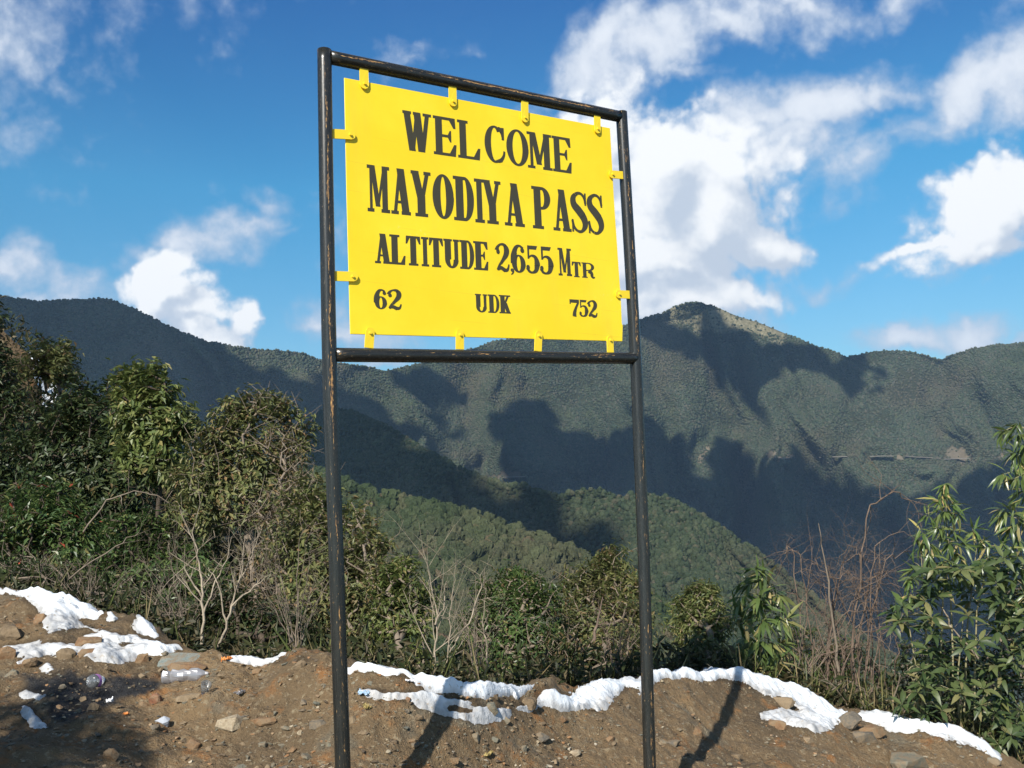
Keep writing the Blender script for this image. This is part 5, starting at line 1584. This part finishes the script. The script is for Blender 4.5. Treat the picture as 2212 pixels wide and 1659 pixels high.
plant('shrub', 'mid green shrub under the bright leaved tree', 'shrub', SHRUB, at(330, 1380, 6.8), [(300, 1160, 80, 60, 7.6), (380, 1200, 80, 70, 7.5), (250, 1220, 70, 60, 7.4), (330, 1270, 100, 60, 7.1), (440, 1270, 60, 70, 7)], 430, 10, .078, .028, G_DEEP, B_DARK, 9, .0035, .45, twig_n=60)
plant('shrub', 'brown green tangle behind the snow at the left', 'shrub', SHRUB, at(230, 1360, 6.1), [(60, 1240, 90, 40, 6.8), (180, 1280, 100, 36, 6.6), (300, 1310, 90, 36, 6.3), (400, 1340, 70, 44, 6.2)], 340, 8, .055, .02, G_DARK, B_TWIG, 10, .0026, .4, twig_n=170, spread=.8)
plant('shrub', 'dark leafy shrub at the foot of the pale saplings', 'shrub', SHRUB, at(560, 1420, 5.6), [(500, 1310, 60, 50, 6), (570, 1340, 70, 60, 5.9), (640, 1370, 60, 45, 5.8), (450, 1340, 50, 40, 6)], 260, 10, .055, .02, G_DARK, B_DARK, 14, .0028, .4, twig_n=50)
# between the posts
plant('shrub', 'olive shrub peeping out right of the left post', 'shrub', SHRUB, at(770, 1440, 5.6), [(770, 1120, 34, 40, 6.8), (800, 1170, 42, 50, 6.6), (770, 1230, 50, 60, 6.5), (830, 1260, 46, 60, 6.3), (760, 1320, 60, 60, 6), (800, 1390, 60, 46, 5.8)], 330, 11, .062, .022, G_OLIVE, B_TWIG, 15, .003, .45, twig_n=90, extra=('withered_leaves', G_BROWN, 500))
plant('shrub', 'broad leaved glossy shrub behind the left shadow', 'shrub', SHRUB, at(880, 1470, 5.3), [(865, 1235, 40, 36, 5.9), (845, 1280, 46, 40, 5.9), (895, 1300, 46, 50, 5.8), (830, 1330, 36, 40, 5.7), (870, 1360, 56, 40, 5.6), (900, 1420, 50, 40, 5.5)], 250, 10, .062, .023, G_LIT, B_TWIG, 16, .003, .55, clump=.4)
plant('shrub', 'olive shrub low between the bare sapling and the right post', 'shrub', SHRUB, at(1110, 1500, 6.0), [(1110, 1262, 46, 34, 7.5), (1090, 1290, 70, 50, 7.4), (1150, 1300, 60, 60, 7.2), (1070, 1360, 80, 60, 6.9), (1140, 1390, 80, 60, 6.7), (1040, 1430, 70, 40, 6.3), (1130, 1450, 80, 36, 6.3)], 600, 10, .066, .024, G_DEEP, B_TWIG, 17, .003, .5, twig_n=60, extra=('withered_leaves', G_BROWN, 350))
plant('shrub', 'tallest olive shrub left of the right post', 'shrub', SHRUB, at(1290, 1500, 6.6), [(1318, 1205, 36, 26, 8.2), (1310, 1225, 44, 28, 8.2), (1270, 1260, 60, 36, 8.1), (1345, 1265, 46, 44, 8.1), (1290, 1310, 90, 44, 7.9), (1350, 1340, 56, 60, 7.8), (1250, 1370, 80, 50, 7.5), (1320, 1400, 80, 50, 7.3)], 640, 10, .074, .027, G_OLIVE, B_TWIG, 18, .003, .5, twig_n=60, extra=('withered_leaves', G_BROWN, 250))
plant('shrub', 'brownish shrub in front of the right post', 'shrub', SHRUB, at(1240, 1510, 6.2), [(1220, 1410, 70, 40, 6.6), (1290, 1430, 80, 36, 6.6), (1370, 1410, 50, 40, 6.8), (1180, 1440, 50, 30, 6.4)], 240, 7, .06, .02, G_DARK, B_TWIG, 19, .0026, .4, twig_n=130, extra=('withered_leaves', G_BROWN, 600))
# right of the right post
plant('shrub', 'small round glossy shrub just right of the right post', 'shrub', SHRUB, ebase(1540, .5, -.1), [(1520, 1272, 26, 22, 7.1), (1515, 1290, 40, 34, 7.1), (1486, 1330, 48, 44, 7.1), (1534, 1340, 46, 54, 7), (1490, 1385, 42, 36, 7), (1525, 1410, 48, 40, 6.7), (1500, 1440, 58, 30, 6.6)], 560, 10, .060, .02, G_PALE, B_TWIG, 20, .0028, .6, clump=.4, shell=.5)
plant('shrub', 'dusky low shrub behind the brambles', 'shrub', SHRUB, at(1760, 1560, 7.6), [(1640, 1440, 70, 36, 7.6), (1740, 1420, 70, 60, 8), (1820, 1440, 80, 60, 7.9), (1880, 1490, 70, 50, 7.6), (1760, 1490, 90, 40, 7.4)], 330, 7, .075, .02, G_DEEP, B_RED, 21, .0028, .5, twig_n=200, extra=('withered_leaves', G_BROWN, 700))
plant('shrub', 'dark green shrub at the lower right corner', 'shrub', SHRUB, at(2080, 1660, 7.2), [(2000, 1440, 80, 70, 7.6), (2100, 1460, 90, 80, 7.6), (2190, 1440, 70, 100, 7.6), (2050, 1540, 90, 60, 7.2), (2150, 1570, 90, 60, 7.1), (1960, 1510, 60, 50, 7.2), (2200, 1300, 60, 90, 7.6)], 520, 8, .085, .028, G_DARK, B_TWIG, 22, .003, .5, twig_n=90)


# bare saplings
def bare(name, label, cat, group, stems, bark, seed, twig=1.0, r0=.012, levels=3, wob=.06, spread=.8, up=.3):
    """stems: list of pixel polylines [(x, y, depth)...]; side twigs grow out of them"""
    rng = np.random.default_rng(seed)
    base = at(*stems[0][0]); edges = []
    def curve(p, d, l, r, lev):
        n = 4; q = p
        for i in range(n):
            d = norm(d + rng.normal(0, wob * 2.2, 3) + np.array([0, 0, up * .12])); e = q + d * l / n
            ra, rb = r * (1 - .75 * i / n), r * (1 - .75 * (i + 1) / n)
            edges.append((q, e, ra, rb)); q = e
            if lev > 0 and rng.random() < .75:
                s = norm(d * .7 + rng.normal(0, spread, 3)); curve(q, s, l * rng.uniform(.35, .65), rb * .75, lev - 1)
    for sgm in stems:
        pts = [at(*p) for p in sgm]; tot = len(pts) - 1; r = r0 if sgm is stems[0] else r0 * .7
        for i in range(tot):
            a, b = pts[i], pts[i + 1]; m_ = 4
            prev = a
            for j in range(m_):
                f = (i + (j + 1) / m_) / tot; q = a + (b - a) * (j + 1) / m_ + rng.normal(0, wob * .12, 3) * (j < m_ - 1)
                ra = r * (1 - .8 * (i + j / m_) / tot); rb = r * (1 - .8 * f)
                edges.append((prev, q, ra, rb))
                if f > .25 and rng.random() < .55 * twig:
                    d = norm(norm(q - prev) * .75 + rng.normal(0, spread, 3) + np.array([0, 0, .25]))
                    curve(q, d, np.linalg.norm(pts[-1] - pts[0]) * rng.uniform(.12, .32) * twig, rb * .6, levels - 1)
                prev = q
    root = tag(empty(name, tuple(base)), label, cat, group)
    V, f = tubes(edges)
    link('stem', new_mesh('stem', V - base, f, True, bark), root)
    return root


SAP = 'leafless saplings in front of the shrubs'
bare('sapling', 'pale leafless sapling with two stems in front of the left shrubs', 'sapling', SAP, [[(436, 1392, 4.9), (440, 1330, 4.95), (436, 1270, 5), (425, 1200, 5.1), (415, 1150, 5.2), (432, 1092, 5.2)], [(438, 1330, 4.95), (460, 1270, 5), (490, 1210, 5.1), (500, 1160, 5.1)],
      [(436, 1290, 5), (405, 1240, 5), (395, 1200, 5)]], B_PALE, 31, 1.25, .0085, 3, .04, .7)
bare('sapling', 'pale leafless sapling leaning right beside the two stemmed one', 'sapling', SAP, [[(470, 1398, 4.85), (490, 1340, 4.9), (508, 1280, 5), (525, 1220, 5), (530, 1160, 5.1)], [(512, 1270, 5), (545, 1200, 5.05), (558, 1150, 5.1)], [(500, 1310, 4.95), (550, 1265, 5), (585, 1240, 5)], [(490, 1345, 4.9), (470, 1260, 4.95), (450, 1225, 5)]], B_PALE, 32, 1.25, .0075, 3, .04, .7)
bare('sapling', 'pale leafless sapling between the posts', 'sapling', SAP, [[(950, 1480, 4.6), (938, 1460, 4.7), (940, 1390, 4.8), (945, 1330, 4.9), (930, 1260, 5), (915, 1190, 5)], [(950, 1480, 4.6), (965, 1470, 4.7), (968, 1400, 4.8), (972, 1320, 4.9), (985, 1250, 5)], [(985, 1385, 4.8), (1020, 1330, 4.9), (1040, 1270, 5), (1042, 1235, 5)],
      [(965, 1420, 4.8), (985, 1385, 4.8)], [(940, 1350, 4.85), (960, 1300, 4.9), (965, 1255, 5)]], B_PALE, 33, 1.7, .0075, 3, .04, .7)
bare('sapling', 'thin crooked sapling behind the left shadow', 'sapling', SAP, [[(905, 1460, 4.9), (880, 1420, 5), (878, 1380, 5)], [(905, 1460, 4.9), (940, 1430, 5), (1000, 1405, 5), (1045, 1392, 5.1)]], B_TWIG, 34, .8, .006)
bare('sapling', 'short thin leafless stem right of the pale sapling', 'sapling', SAP, [[(1055, 1440, 5.2), (1050, 1380, 5.2), (1045, 1330, 5.2), (1050, 1270, 5.2)]], B_PALE, 36, .7, .006)
bare('sapling', 'reddish leaning dead stem left of the right post', 'sapling', SAP, [[(1278, 1410, 6.8), (1290, 1350, 6.9), (1302, 1290, 7)], [(1275, 1420, 6.8), (1240, 1380, 6.9)]], B_RED, 35, .7, .015)
TW = 'leafless twiggy shrubs'
tr_ = np.random.default_rng(90)
for lab, bx, by, z_, wd, ht, ns, bk in (('fine grey twiggy shrub behind the two stemmed sapling', 400, 1398, 5.5, 150, 260, 13, B_TWIG), ('brownish twiggy shrub left of the left post', 640, 1425, 5.2, 120, 330, 15, B_TWIG), ('low twiggy shrub behind the left snow tongue', 190, 1335, 6.0, 170, 150, 12, B_TWIG),
                                   ('wiry twiggy shrub in the gap between the posts', 1030, 1470, 5.1, 70, 200, 10, B_TWIG), ('thin twiggy shrub left of the right post', 1330, 1480, 6.0, 90, 210, 11, B_RED), ('dry twiggy shrub at the foot of the slim bamboo', 1720, 1505, 6.6, 110, 210, 13, B_TWIG)):
    st = []
    for q in range(ns):
        a = tr_.uniform(-1, 1); h_ = ht * tr_.uniform(.55, 1.0); zz_ = z_ + tr_.uniform(-.1, .5)
        st.append([(bx, by, z_), (bx + a * wd * .25, by - h_ * .35, zz_), (bx + a * wd * .65, by - h_ * .72, zz_), (bx + a * wd * tr_.uniform(.8, 1.2), by - h_, zz_)])
    bare('shrub', lab, 'shrub', TW, st, bk, int(tr_.integers(1000)), 1.2, .0045, 3, .05, .75)
BR = 'arching canes right of the sign'
can = np.random.default_rng(40)
STALKS = [[(1812, 1450, 6.7), (1800, 1350, 6.7), (1785, 1230, 6.7), (1768, 1130, 6.7)]]
bare('stalk', 'tall straight pale stalk rising among the brambles', 'stalk', None, STALKS, B_TWIG, 41, .25, .012, 2)
ARCS = [[(1850, 1540, 7), (1840, 1400, 7), (1860, 1230, 7), (1880, 1090, 7), (1930, 1062, 7), (1975, 1090, 7), (1990, 1140, 7)], [(1870, 1540, 7), (1880, 1300, 7), (1890, 1180, 7), (1940, 1150, 7), (1990, 1160, 7)], [(1830, 1540, 7), (1800, 1400, 7), (1840, 1300, 7), (1900, 1260, 7), (1960, 1275, 7)],
        [(1820, 1540, 6.9), (1790, 1420, 6.9), (1740, 1300, 6.9), (1700, 1280, 6.9), (1690, 1330, 6.9)], [(1840, 1540, 6.9), (1790, 1400, 7), (1780, 1260, 7), (1740, 1230, 7)], [(1800, 1540, 6.8), (1770, 1440, 6.8), (1820, 1330, 6.9), (1870, 1300, 6.9), (1920, 1330, 6.9)],
        [(1860, 1540, 7), (1850, 1380, 7), (1800, 1250, 7), (1750, 1210, 7), (1720, 1215, 7)], [(1780, 1520, 6.8), (1740, 1420, 6.8), (1700, 1350, 6.8), (1650, 1330, 6.8)], [(1890, 1540, 7), (1900, 1400, 7), (1870, 1290, 7), (1820, 1270, 7)], [(1700, 1490, 6.7), (1760, 1420, 6.8), (1830, 1390, 6.8), (1890, 1400, 6.8)]]
for q in range(22):
    bx, dx = can.uniform(1710, 1930), can.choice([-1, 1]); top = can.uniform(1170, 1400); wd = can.uniform(40, 130); z_ = can.uniform(6.7, 7.3)
    ARCS.append([(bx, 1545, z_), (bx + dx * wd * .1, (1545 + top) / 2, z_), (bx + dx * wd * .4, top + 20, z_), (bx + dx * wd * .8, top, z_ + .1), (bx + dx * wd * 1.25, top + can.uniform(20, 90), z_ + .1)])
bare('bramble', 'tangled reddish brown brambles arching right of the bamboo', 'bramble', BR, ARCS, B_RED, 42, 1.15, .0085, 3, .10, .95, .0)
ARC2 = [[(1900, 1580, 6.6), (1940, 1480, 6.6), (1920, 1400, 6.6), (1860, 1360, 6.6)], [(1760, 1510, 6.5), (1830, 1470, 6.5), (1870, 1500, 6.5), (1930, 1570, 6.5)], [(1930, 1590, 6.5), (1950, 1540, 6.5), (1990, 1500, 6.5), (2060, 1480, 6.5)], [(1850, 1560, 6.5), (1800, 1480, 6.5), (1720, 1440, 6.5)], [(1960, 1590, 6.5), (1920, 1540, 6.5), (1850, 1530, 6.5)]]
bare('bramble', 'low pale dry brambles behind the right snow bank', 'bramble', BR, ARC2, B_TWIG, 43, 1.3, .006, 3, .10, 1.0, .0)
bare('branch', 'pale forked branch leaning out of the right shrub', 'branch', None, [[(2190, 1470, 6.4), (2120, 1430, 6.35), (2060, 1360, 6.3), (2005, 1330, 6.3)], [(2055, 1355, 6.3), (2042, 1325, 6.3), (2038, 1300, 6.3)]], B_PALE, 44, .2, .011, 1)
bare('branch', 'bowed grey branch crossing the dark left trees', 'branch', None, [[(180, 1150, 8), (230, 1080, 8), (290, 1060, 8), (340, 1070, 8), (400, 1110, 8)]], B_TWIG, 45, .8, .008, 2)
bare('branch', 'long grey branch slanting up from the left snow', 'branch', None, [[(60, 1330, 6.6), (150, 1250, 6.6), (250, 1180, 6.7), (300, 1150, 6.8)]], B_TWIG, 46, .8, .008, 2)
bare('branch', 'grey branch slanting behind the pale saplings', 'branch', None, [[(300, 1395, 5.6), (350, 1330, 5.8), (400, 1320, 5.9), (450, 1300, 6)]], B_TWIG, 47, .8, .007, 2)


# ------------------------------------------------------------------ plants whose single leaves show: bamboo and the broad leaved shrub at the right
def leaf_template(nm, width, mat, curl):
    V, f = leaf_arrays(np.zeros((1, 3)), np.array([[0, 1., 0]]), np.array([[0, 0, 1.]]), np.array([1.0]), np.array([width]), 'blade', curl)
    return new_mesh(nm, V, f, True, mat)


def leaf_one_mat(name, cols, rough=.33):
    """one leaf per object: colour by object"""
    mt, k, b = material(name)
    oi = k.n('ShaderNodeObjectInfo')
    colr = k.ramp(oi.outputs['Random'], cols)
    n = k.noise(coords(k), 3, 3)
    hs = k.n('ShaderNodeHueSaturation'); k.put(hs.inputs['Color'], colr); k.put(hs.inputs['Value'], k.step(n, .3, .7, .8, 1.2, False))
    k.put(b.inputs['Base Color'], hs.outputs[0]); b.inputs['Roughness'].default_value = rough
    tr = k.n('ShaderNodeBsdfTranslucent'); k.put(tr.inputs[0], hs.outputs[0]); mx = k.n('ShaderNodeMixShader'); mx.inputs[0].default_value = .28
    t = mt.node_tree; t.links.new(b.outputs[0], mx.inputs[1]); t.links.new(tr.outputs[0], mx.inputs[2]); t.links.new(mx.outputs[0], t.nodes['Material Output'].inputs['Surface'])
    return mt


ML_BAM = leaf_one_mat('bamboo leaf', [(0, (.064, .100, .030)), (.5, (.10, .142, .042)), (.86, (.155, .185, .06)), (.94, (.30, .25, .10)), (1, (.38, .30, .14))])
ML_BROAD = leaf_one_mat('broad leaf', [(0, (.040, .066, .022)), (.5, (.066, .096, .032)), (.85, (.11, .135, .048)), (1, (.22, .19, .08))], .45)
T_BAM = [leaf_template('leaf', w, ML_BAM, c) for w, c in ((.16, .12), (.19, .3), (.15, .22))]
T_BROAD = [leaf_template('leaf', w, ML_BROAD, c) for w, c in ((.30, .1), (.34, .25), (.27, .18))]


def leafy(name, label, cat, group, culms, fans, per, Lpx, templates, stuffmat, bark, seed, limit=295, mode='fan', r0=.008, wfrac=.13):
    """fans: (x, y, depth, side) points where a spray of leaves springs"""
    rng = np.random.default_rng(seed)
    base = at(*culms[0][0]); root = tag(empty(name, tuple(base)), label, cat, group)
    edges = []; cl = []
    for c in culms:
        pts = [at(*p) for p in c]; n = len(pts) - 1
        for i in range(n):
            m_ = 5
            for j in range(m_):
                a = pts[i] + (pts[i + 1] - pts[i]) * j / m_; b = pts[i] + (pts[i + 1] - pts[i]) * (j + 1) / m_
                f = (i + j / m_) / n
                edges.append((a, b, r0 * (1 - .7 * f), r0 * (1 - .7 * (f + 1 / n / m_)))); cl.append(b)
    cl = np.array(cl); PP, DD, NN, LL = [], [], [], []
    for x, y, z in fans:
        p = at(x, y, z); k = z / F
        c = np.linalg.norm(cl - p, axis=1) + .5 * np.maximum(cl[:, 2] - p[2], 0); q = cl[int(np.argmin(c))]
        mid = q + (p - q) * .55 + np.array([0, 0, .12]) * np.linalg.norm(p - q)
        edges += [(q, mid, .0028, .0022), (mid, p, .0022, .0014)]
        out = norm(p - q + rng.normal(0, .05, 3))
        for i in range(per):
            if mode == 'fan':
                d = norm(out * rng.uniform(.2, .9) + rng.normal(0, .55, 3) + np.array([0, 0, -rng.uniform(.1, 1.0)]))
                b = p - out * rng.uniform(0, .06)
            else:
                ax = norm(out * .5 + np.array([0, 0, .8]) + rng.normal(0, .15, 3)); a = 2 * pi * i / per + rng.uniform(-.3, .3)
                u = norm(np.cross(ax, [.3, .9, .1])); v = np.cross(ax, u)
                d = norm(u * cos(a) + v * sin(a) + ax * rng.uniform(-.25, .45)); b = p + d * .006
            nn = norm(np.array([0, 0, 1.0]) + rng.normal(0, .4, 3) - FW * .25)
            PP.append(b); DD.append(d); NN.append(nn); LL.append(Lpx * k * rng.uniform(.65, 1.15))
    V, f = tubes(edges, 6)
    link('stem', new_mesh('stem', V - base, f, True, bark), root)
    PP, DD, NN, LL = map(np.array, (PP, DD, NN, LL))
    order = np.argsort((PP - EYE) @ FW)          # the nearest leaves one by one
    one, rest = order[:limit], order[limit:]
    for i in one:
        y_ = Vector(DD[i]); x_ = y_.cross(Vector(NN[i])).normalized(); z_ = x_.cross(y_)
        M = Matrix((x_, y_, z_)).transposed().to_4x4()
        M = Matrix.Translation(Vector(PP[i] - base)) @ M @ Matrix.Diagonal((LL[i], LL[i], LL[i], 1))
        o = bpy.data.objects.new('leaf', templates[int(rng.integers(len(templates)))]); COL.objects.link(o); o.parent = root; o.matrix_basis = M
    if len(rest):
        V, f = leaf_arrays(PP[rest], DD[rest], NN[rest], LL[rest], LL[rest] * wfrac, 'blade')
        tag(link('foliage', new_mesh('foliage', V - base, f, True, stuffmat), root), kind='stuff')
    return root


def scatter(rng, poly, n, z0, z1):
    P = np.array(poly, float); out = []
    while len(out) < n:
        x = rng.uniform(P[:, 0].min(), P[:, 0].max()); y = rng.uniform(P[:, 1].min(), P[:, 1].max())
        if poly_sd(np.array([x]), np.array([y]), poly, 1)[0] > 0: out.append((x, y, rng.uniform(z0, z1)))
    return out


rg = np.random.default_rng(60)
BAM = 'bamboo clumps right of the sign'
leafy('bamboo', 'slim bamboo clump beside the small round shrub', 'bamboo', BAM, [[(1655, 1500, 6.6), (1662, 1400, 6.6), (1650, 1300, 6.6), (1632, 1225, 6.6)], [(1660, 1500, 6.6), (1690, 1420, 6.6), (1680, 1330, 6.6)]],
      [(1632, 1226, 6.6), (1640, 1240, 6.55), (1612, 1255, 6.6), (1660, 1258, 6.6), (1690, 1285, 6.6), (1598, 1290, 6.6), (1640, 1290, 6.5), (1625, 1320, 6.6), (1600, 1335, 6.6), (1675, 1330, 6.6), (1650, 1340, 6.5), (1605, 1375, 6.6), (1700, 1335, 6.6), (1640, 1385, 6.5), (1668, 1390, 6.5), (1690, 1390, 6.6), (1600, 1430, 6.5), (1630, 1440, 6.5), (1580, 1450, 6.5), (1680, 1430, 6.5), (1590, 1400, 6.6), (1660, 1440, 6.5)],
      15, 58, T_BAM, G_BAM, B_CULM, 61)
leafy('bamboo', 'tallest bamboo tip rising out of the right shrubs', 'bamboo', BAM, [[(2060, 1600, 6.5), (2058, 1400, 6.5), (2050, 1200, 6.5), (2040, 1050, 6.5)], [(2080, 1600, 6.5), (2090, 1350, 6.5), (2110, 1180, 6.5)], [(2010, 1600, 6.5), (2000, 1350, 6.5), (1990, 1200, 6.5)]],
      [(2040, 1048, 6.5), (2042, 1062, 6.5), (2025, 1080, 6.5), (2062, 1085, 6.5), (2000, 1110, 6.5), (2035, 1105, 6.45), (2075, 1112, 6.5), (1985, 1140, 6.5), (2020, 1140, 6.45), (2060, 1140, 6.45), (2100, 1140, 6.5), (2125, 1165, 6.5), (1985, 1175, 6.5), (2015, 1175, 6.45), (2050, 1175, 6.4), (2085, 1175, 6.45), (2140, 1195, 6.5), (1975, 1215, 6.5), (2010, 1210, 6.4), (2045, 1215, 6.4), (2080, 1210, 6.4), (2115, 1215, 6.45), (1960, 1250, 6.5), (2150, 1230, 6.5), (2000, 1250, 6.45), (1965, 1285, 6.5), (2040, 1250, 6.4), (2075, 1245, 6.4), (2110, 1250, 6.4)],
      18, 41, T_BAM, G_BAM, B_CULM, 62)
leafy('bamboo', 'bamboo leaning in from the right edge of the frame', 'bamboo', BAM, [[(2240, 1640, 6.3), (2245, 1300, 6.3), (2240, 1050, 6.3), (2215, 925, 6.3)], [(2225, 1640, 6.3), (2215, 1300, 6.3), (2200, 1120, 6.3)]],
      [(2190, 922, 6.3), (2165, 932, 6.3), (2205, 940, 6.25), (2215, 960, 6.3), (2185, 980, 6.3), (2205, 1010, 6.3), (2165, 1025, 6.3), (2190, 1035, 6.25), (2205, 1060, 6.3), (2165, 1100, 6.3), (2190, 1095, 6.25), (2155, 1120, 6.3), (2210, 1120, 6.3), (2180, 1140, 6.25), (2200, 1170, 6.3), (2165, 1170, 6.3), (2190, 1210, 6.3), (2210, 1230, 6.3), (2215, 985, 6.3), (2175, 1245, 6.3), (2210, 1280, 6.3), (2190, 1310, 6.3)],
      17, 41, T_BAM, G_BAM, B_CULM, 63)
whorl = scatter(rg, [(1915, 1300), (1960, 1230), (2060, 1210), (2220, 1200), (2225, 1420), (2160, 1450), (2080, 1430), (2000, 1420), (1930, 1360)], 78, 6.1, 6.6)
leafy('shrub', 'broad leaved shrub with whorled leaves and pale stems at the right', 'shrub', SHRUB, [[(2040, 1620, 6.4), (2030, 1480, 6.4), (2035, 1330, 6.4), (2040, 1240, 6.4)], [(2110, 1640, 6.4), (2105, 1480, 6.4), (2110, 1320, 6.4), (2130, 1230, 6.4)], [(2170, 1650, 6.4), (2160, 1450, 6.4), (2175, 1280, 6.4)], [(1985, 1600, 6.4), (1980, 1450, 6.4), (1960, 1330, 6.4)], [(2075, 1630, 6.4), (2068, 1470, 6.4), (2080, 1340, 6.4)]],
      whorl, 7, 40, T_BROAD, G_DEEP, B_CULM, 64, 295, 'whorl', .009, .31)
whorl = scatter(rg, [(1900, 1480), (1940, 1440), (2010, 1420), (2090, 1440), (2215, 1420), (2220, 1640), (2120, 1600), (2030, 1560), (1960, 1545)], 60, 6.1, 6.5)
leafy('shrub', 'lower whorled leaf shrub behind the end of the snow bank', 'shrub', SHRUB, [[(2000, 1590, 6.4), (1990, 1500, 6.4), (1960, 1450, 6.4)], [(2120, 1640, 6.4), (2130, 1520, 6.4), (2140, 1450, 6.4)], [(2200, 1660, 6.4), (2195, 1520, 6.4)]],
      whorl, 7, 38, T_BROAD, G_DEEP, B_CULM, 65, 295, 'whorl', .008, .31)


# undergrowth that hides the bank below the mound's edge
def undergrowth():
    rng = np.random.default_rng(70)
    P, D, N, L, W = [], [], [], [], []
    n = 15000
    x = rng.uniform(-100, 2260, n); s = rng.uniform(.25, 3.2, n) ** 1.0
    g = ground(x, np.ones(n), s)
    hgt = np.abs(rng.normal(0, .10, n)) + .01
    g[:, 2] += hgt * np.clip(s / .8, .2, 1.2)
    P.append(g)
    n2 = 9000                                    # over the left bank
    xb = rng.uniform(-140, 760, n2)
    k = np.array([(-300, 560, 16.5, 8.5), (-80, 660, 16, 8), (20, 735, 15.5, 7.6), (90, 790, 15, 7.4), (150, 850, 14.5, 7.2), (230, 950, 14, 7), (400, 1090, 12.5, 6.6), (560, 1215, 11, 6.2), (760, 1340, 9, 5.8)], float)
    yt, zt, zb = (np.interp(xb, k[:, 0], k[:, i]) for i in (1, 2, 3))
    t = rng.uniform(0, 1.02, n2); q = at(xb, 1500 + (yt - 1500) * t, zb + (zt - zb) * t)
    q += rng.normal(0, .18, (n2, 3)); q[:, 2] += .15
    snowy = np.zeros(n2, bool)
    yy = 1500 + (yt - 1500) * t
    for c in ((105, 825, 45, 62), (30, 870, 25, 25), (25, 1385, 30, 20)): snowy |= ((xb - c[0]) / c[2]) ** 2 + ((yy - c[1]) / c[3]) ** 2 < 1
    P.append(q[~snowy])
    P = np.concatenate(P); P = np.repeat(P, 3, 0); n = len(P); P = P + rng.normal(0, .035, (n, 3))
    D = norm(rng.normal(0, .8, (n, 3)) + np.array([0, -.25, .35])); N = norm(rng.normal(0, .5, (n, 3)) + np.array([0, -.4, .8]))
    dep = (P - EYE) @ FW
    L = rng.uniform(.05, .11, n) * np.clip(dep / 7, .6, 1.6); W = L * rng.uniform(.18, .42, n)
    V, f = leaf_arrays(P, D, N, L, W)
    M = leaf_mat('undergrowth', [(0, (.020, .026, .011)), (.3, (.036, .048, .017)), (.52, (.056, .044, .022)), (.76, (.046, .058, .02)), (.90, (.085, .070, .034)), (1, (.15, .12, .068))], .5, .2, .25, .95)
    tag(link('undergrowth', new_mesh('undergrowth', V, f, False, M)), kind='stuff')
    # dry stalks and grass on the lip of the mound
    n = 1050; x = np.concatenate([rng.uniform(1560, 2230, 800), rng.uniform(-60, 1560, 250)]); s = rng.uniform(.2, 1.3, n); g = ground(x, np.ones(n), s); g[:, 2] -= .02
    D = norm(rng.normal(0, .35, (n, 3)) + np.array([0, 0, 1])); L = rng.uniform(.10, .34, n); V, f = leaf_arrays(g, D, norm(rng.normal(0, 1, (n, 3))), L, np.full(n, .009), 'diamond', .02)
    Mg = leaf_mat('lip grass', [(0, (.06, .075, .022)), (.5, (.10, .11, .035)), (.8, (.20, .16, .075)), (1, (.26, .20, .11))], .5, .3)
    tag(link('grass', new_mesh('grass', V, f, False, Mg)), kind='stuff')


undergrowth()

# unseen trees added sunward of the frame to shade the mound and left trees
def xyz_tree(label, base, balls, n, seed, L=.13):
    rng = np.random.default_rng(seed)
    w = np.array([b[3] ** 2 for b in balls]); idx = rng.choice(len(balls), n, p=w / w.sum())
    v = norm(rng.normal(size=(n, 3))) * rng.random((n, 1)) ** .4
    tips = np.array([balls[i][:3] for i in idx]) + v * np.array([balls[i][3] for i in idx])[:, None]
    base = np.array(base, float); c = tips.mean(0)
    edges, dirs = skeleton(base, [base + (c - base) * .3, base + (c - base) * .7], tips, .006, rng)
    root = tag(empty('tree', tuple(base)), label, 'tree', 'unseen trees added for shade')
    V, f = tubes(edges); link('trunk', new_mesh('trunk', V - base, f, True, B_DARK), root)
    per = 10; P = np.repeat(tips, per, 0) + rng.normal(0, L * .6, (n * per, 3)); D = norm(np.repeat(dirs, per, 0) * .4 + rng.normal(0, .7, (n * per, 3)) + np.array([0, 0, -.3]))
    V, f = leaf_arrays(P, D, norm(rng.normal(0, .4, (n * per, 3)) + np.array([0, 0, 1])), L * rng.uniform(.7, 1.1, n * per), L * .4 * rng.uniform(.7, 1.1, n * per))
    link('crown', new_mesh('crown', V - base, f, False, G_DARK), root)


def sunward(x, y, h, r):
    p = on_ground(x, y); q = p - LIGHT * ((h - p[2]) / -LIGHT[2]); return (q[0], q[1], q[2], r)


xyz_tree('unseen leafy tree shaped to shade the left of the mound', (-5.4, -1.9, -.1), [sunward(-20, 1650, 3.4, .32), sunward(85, 1640, 3.5, .22), sunward(-90, 1590, 3.6, .36), sunward(160, 1615, 3.3, .11), sunward(140, 1580, 3.4, .08), sunward(-130, 1690, 3.9, .34), sunward(-260, 1740, 4.3, .5), sunward(-420, 1800, 4.8, .6)], 520, 80, .09)
xyz_tree('unseen tall tree added to shade the trees on the left bank', (-10.2, 6.6, -.3), [(-9.6, 7.4, 5.6, 1.7), (-10.6, 8.6, 6.6, 1.8), (-9.0, 8.4, 7.2, 1.5), (-11.5, 7, 5.5, 1.6)], 700, 81, .16)
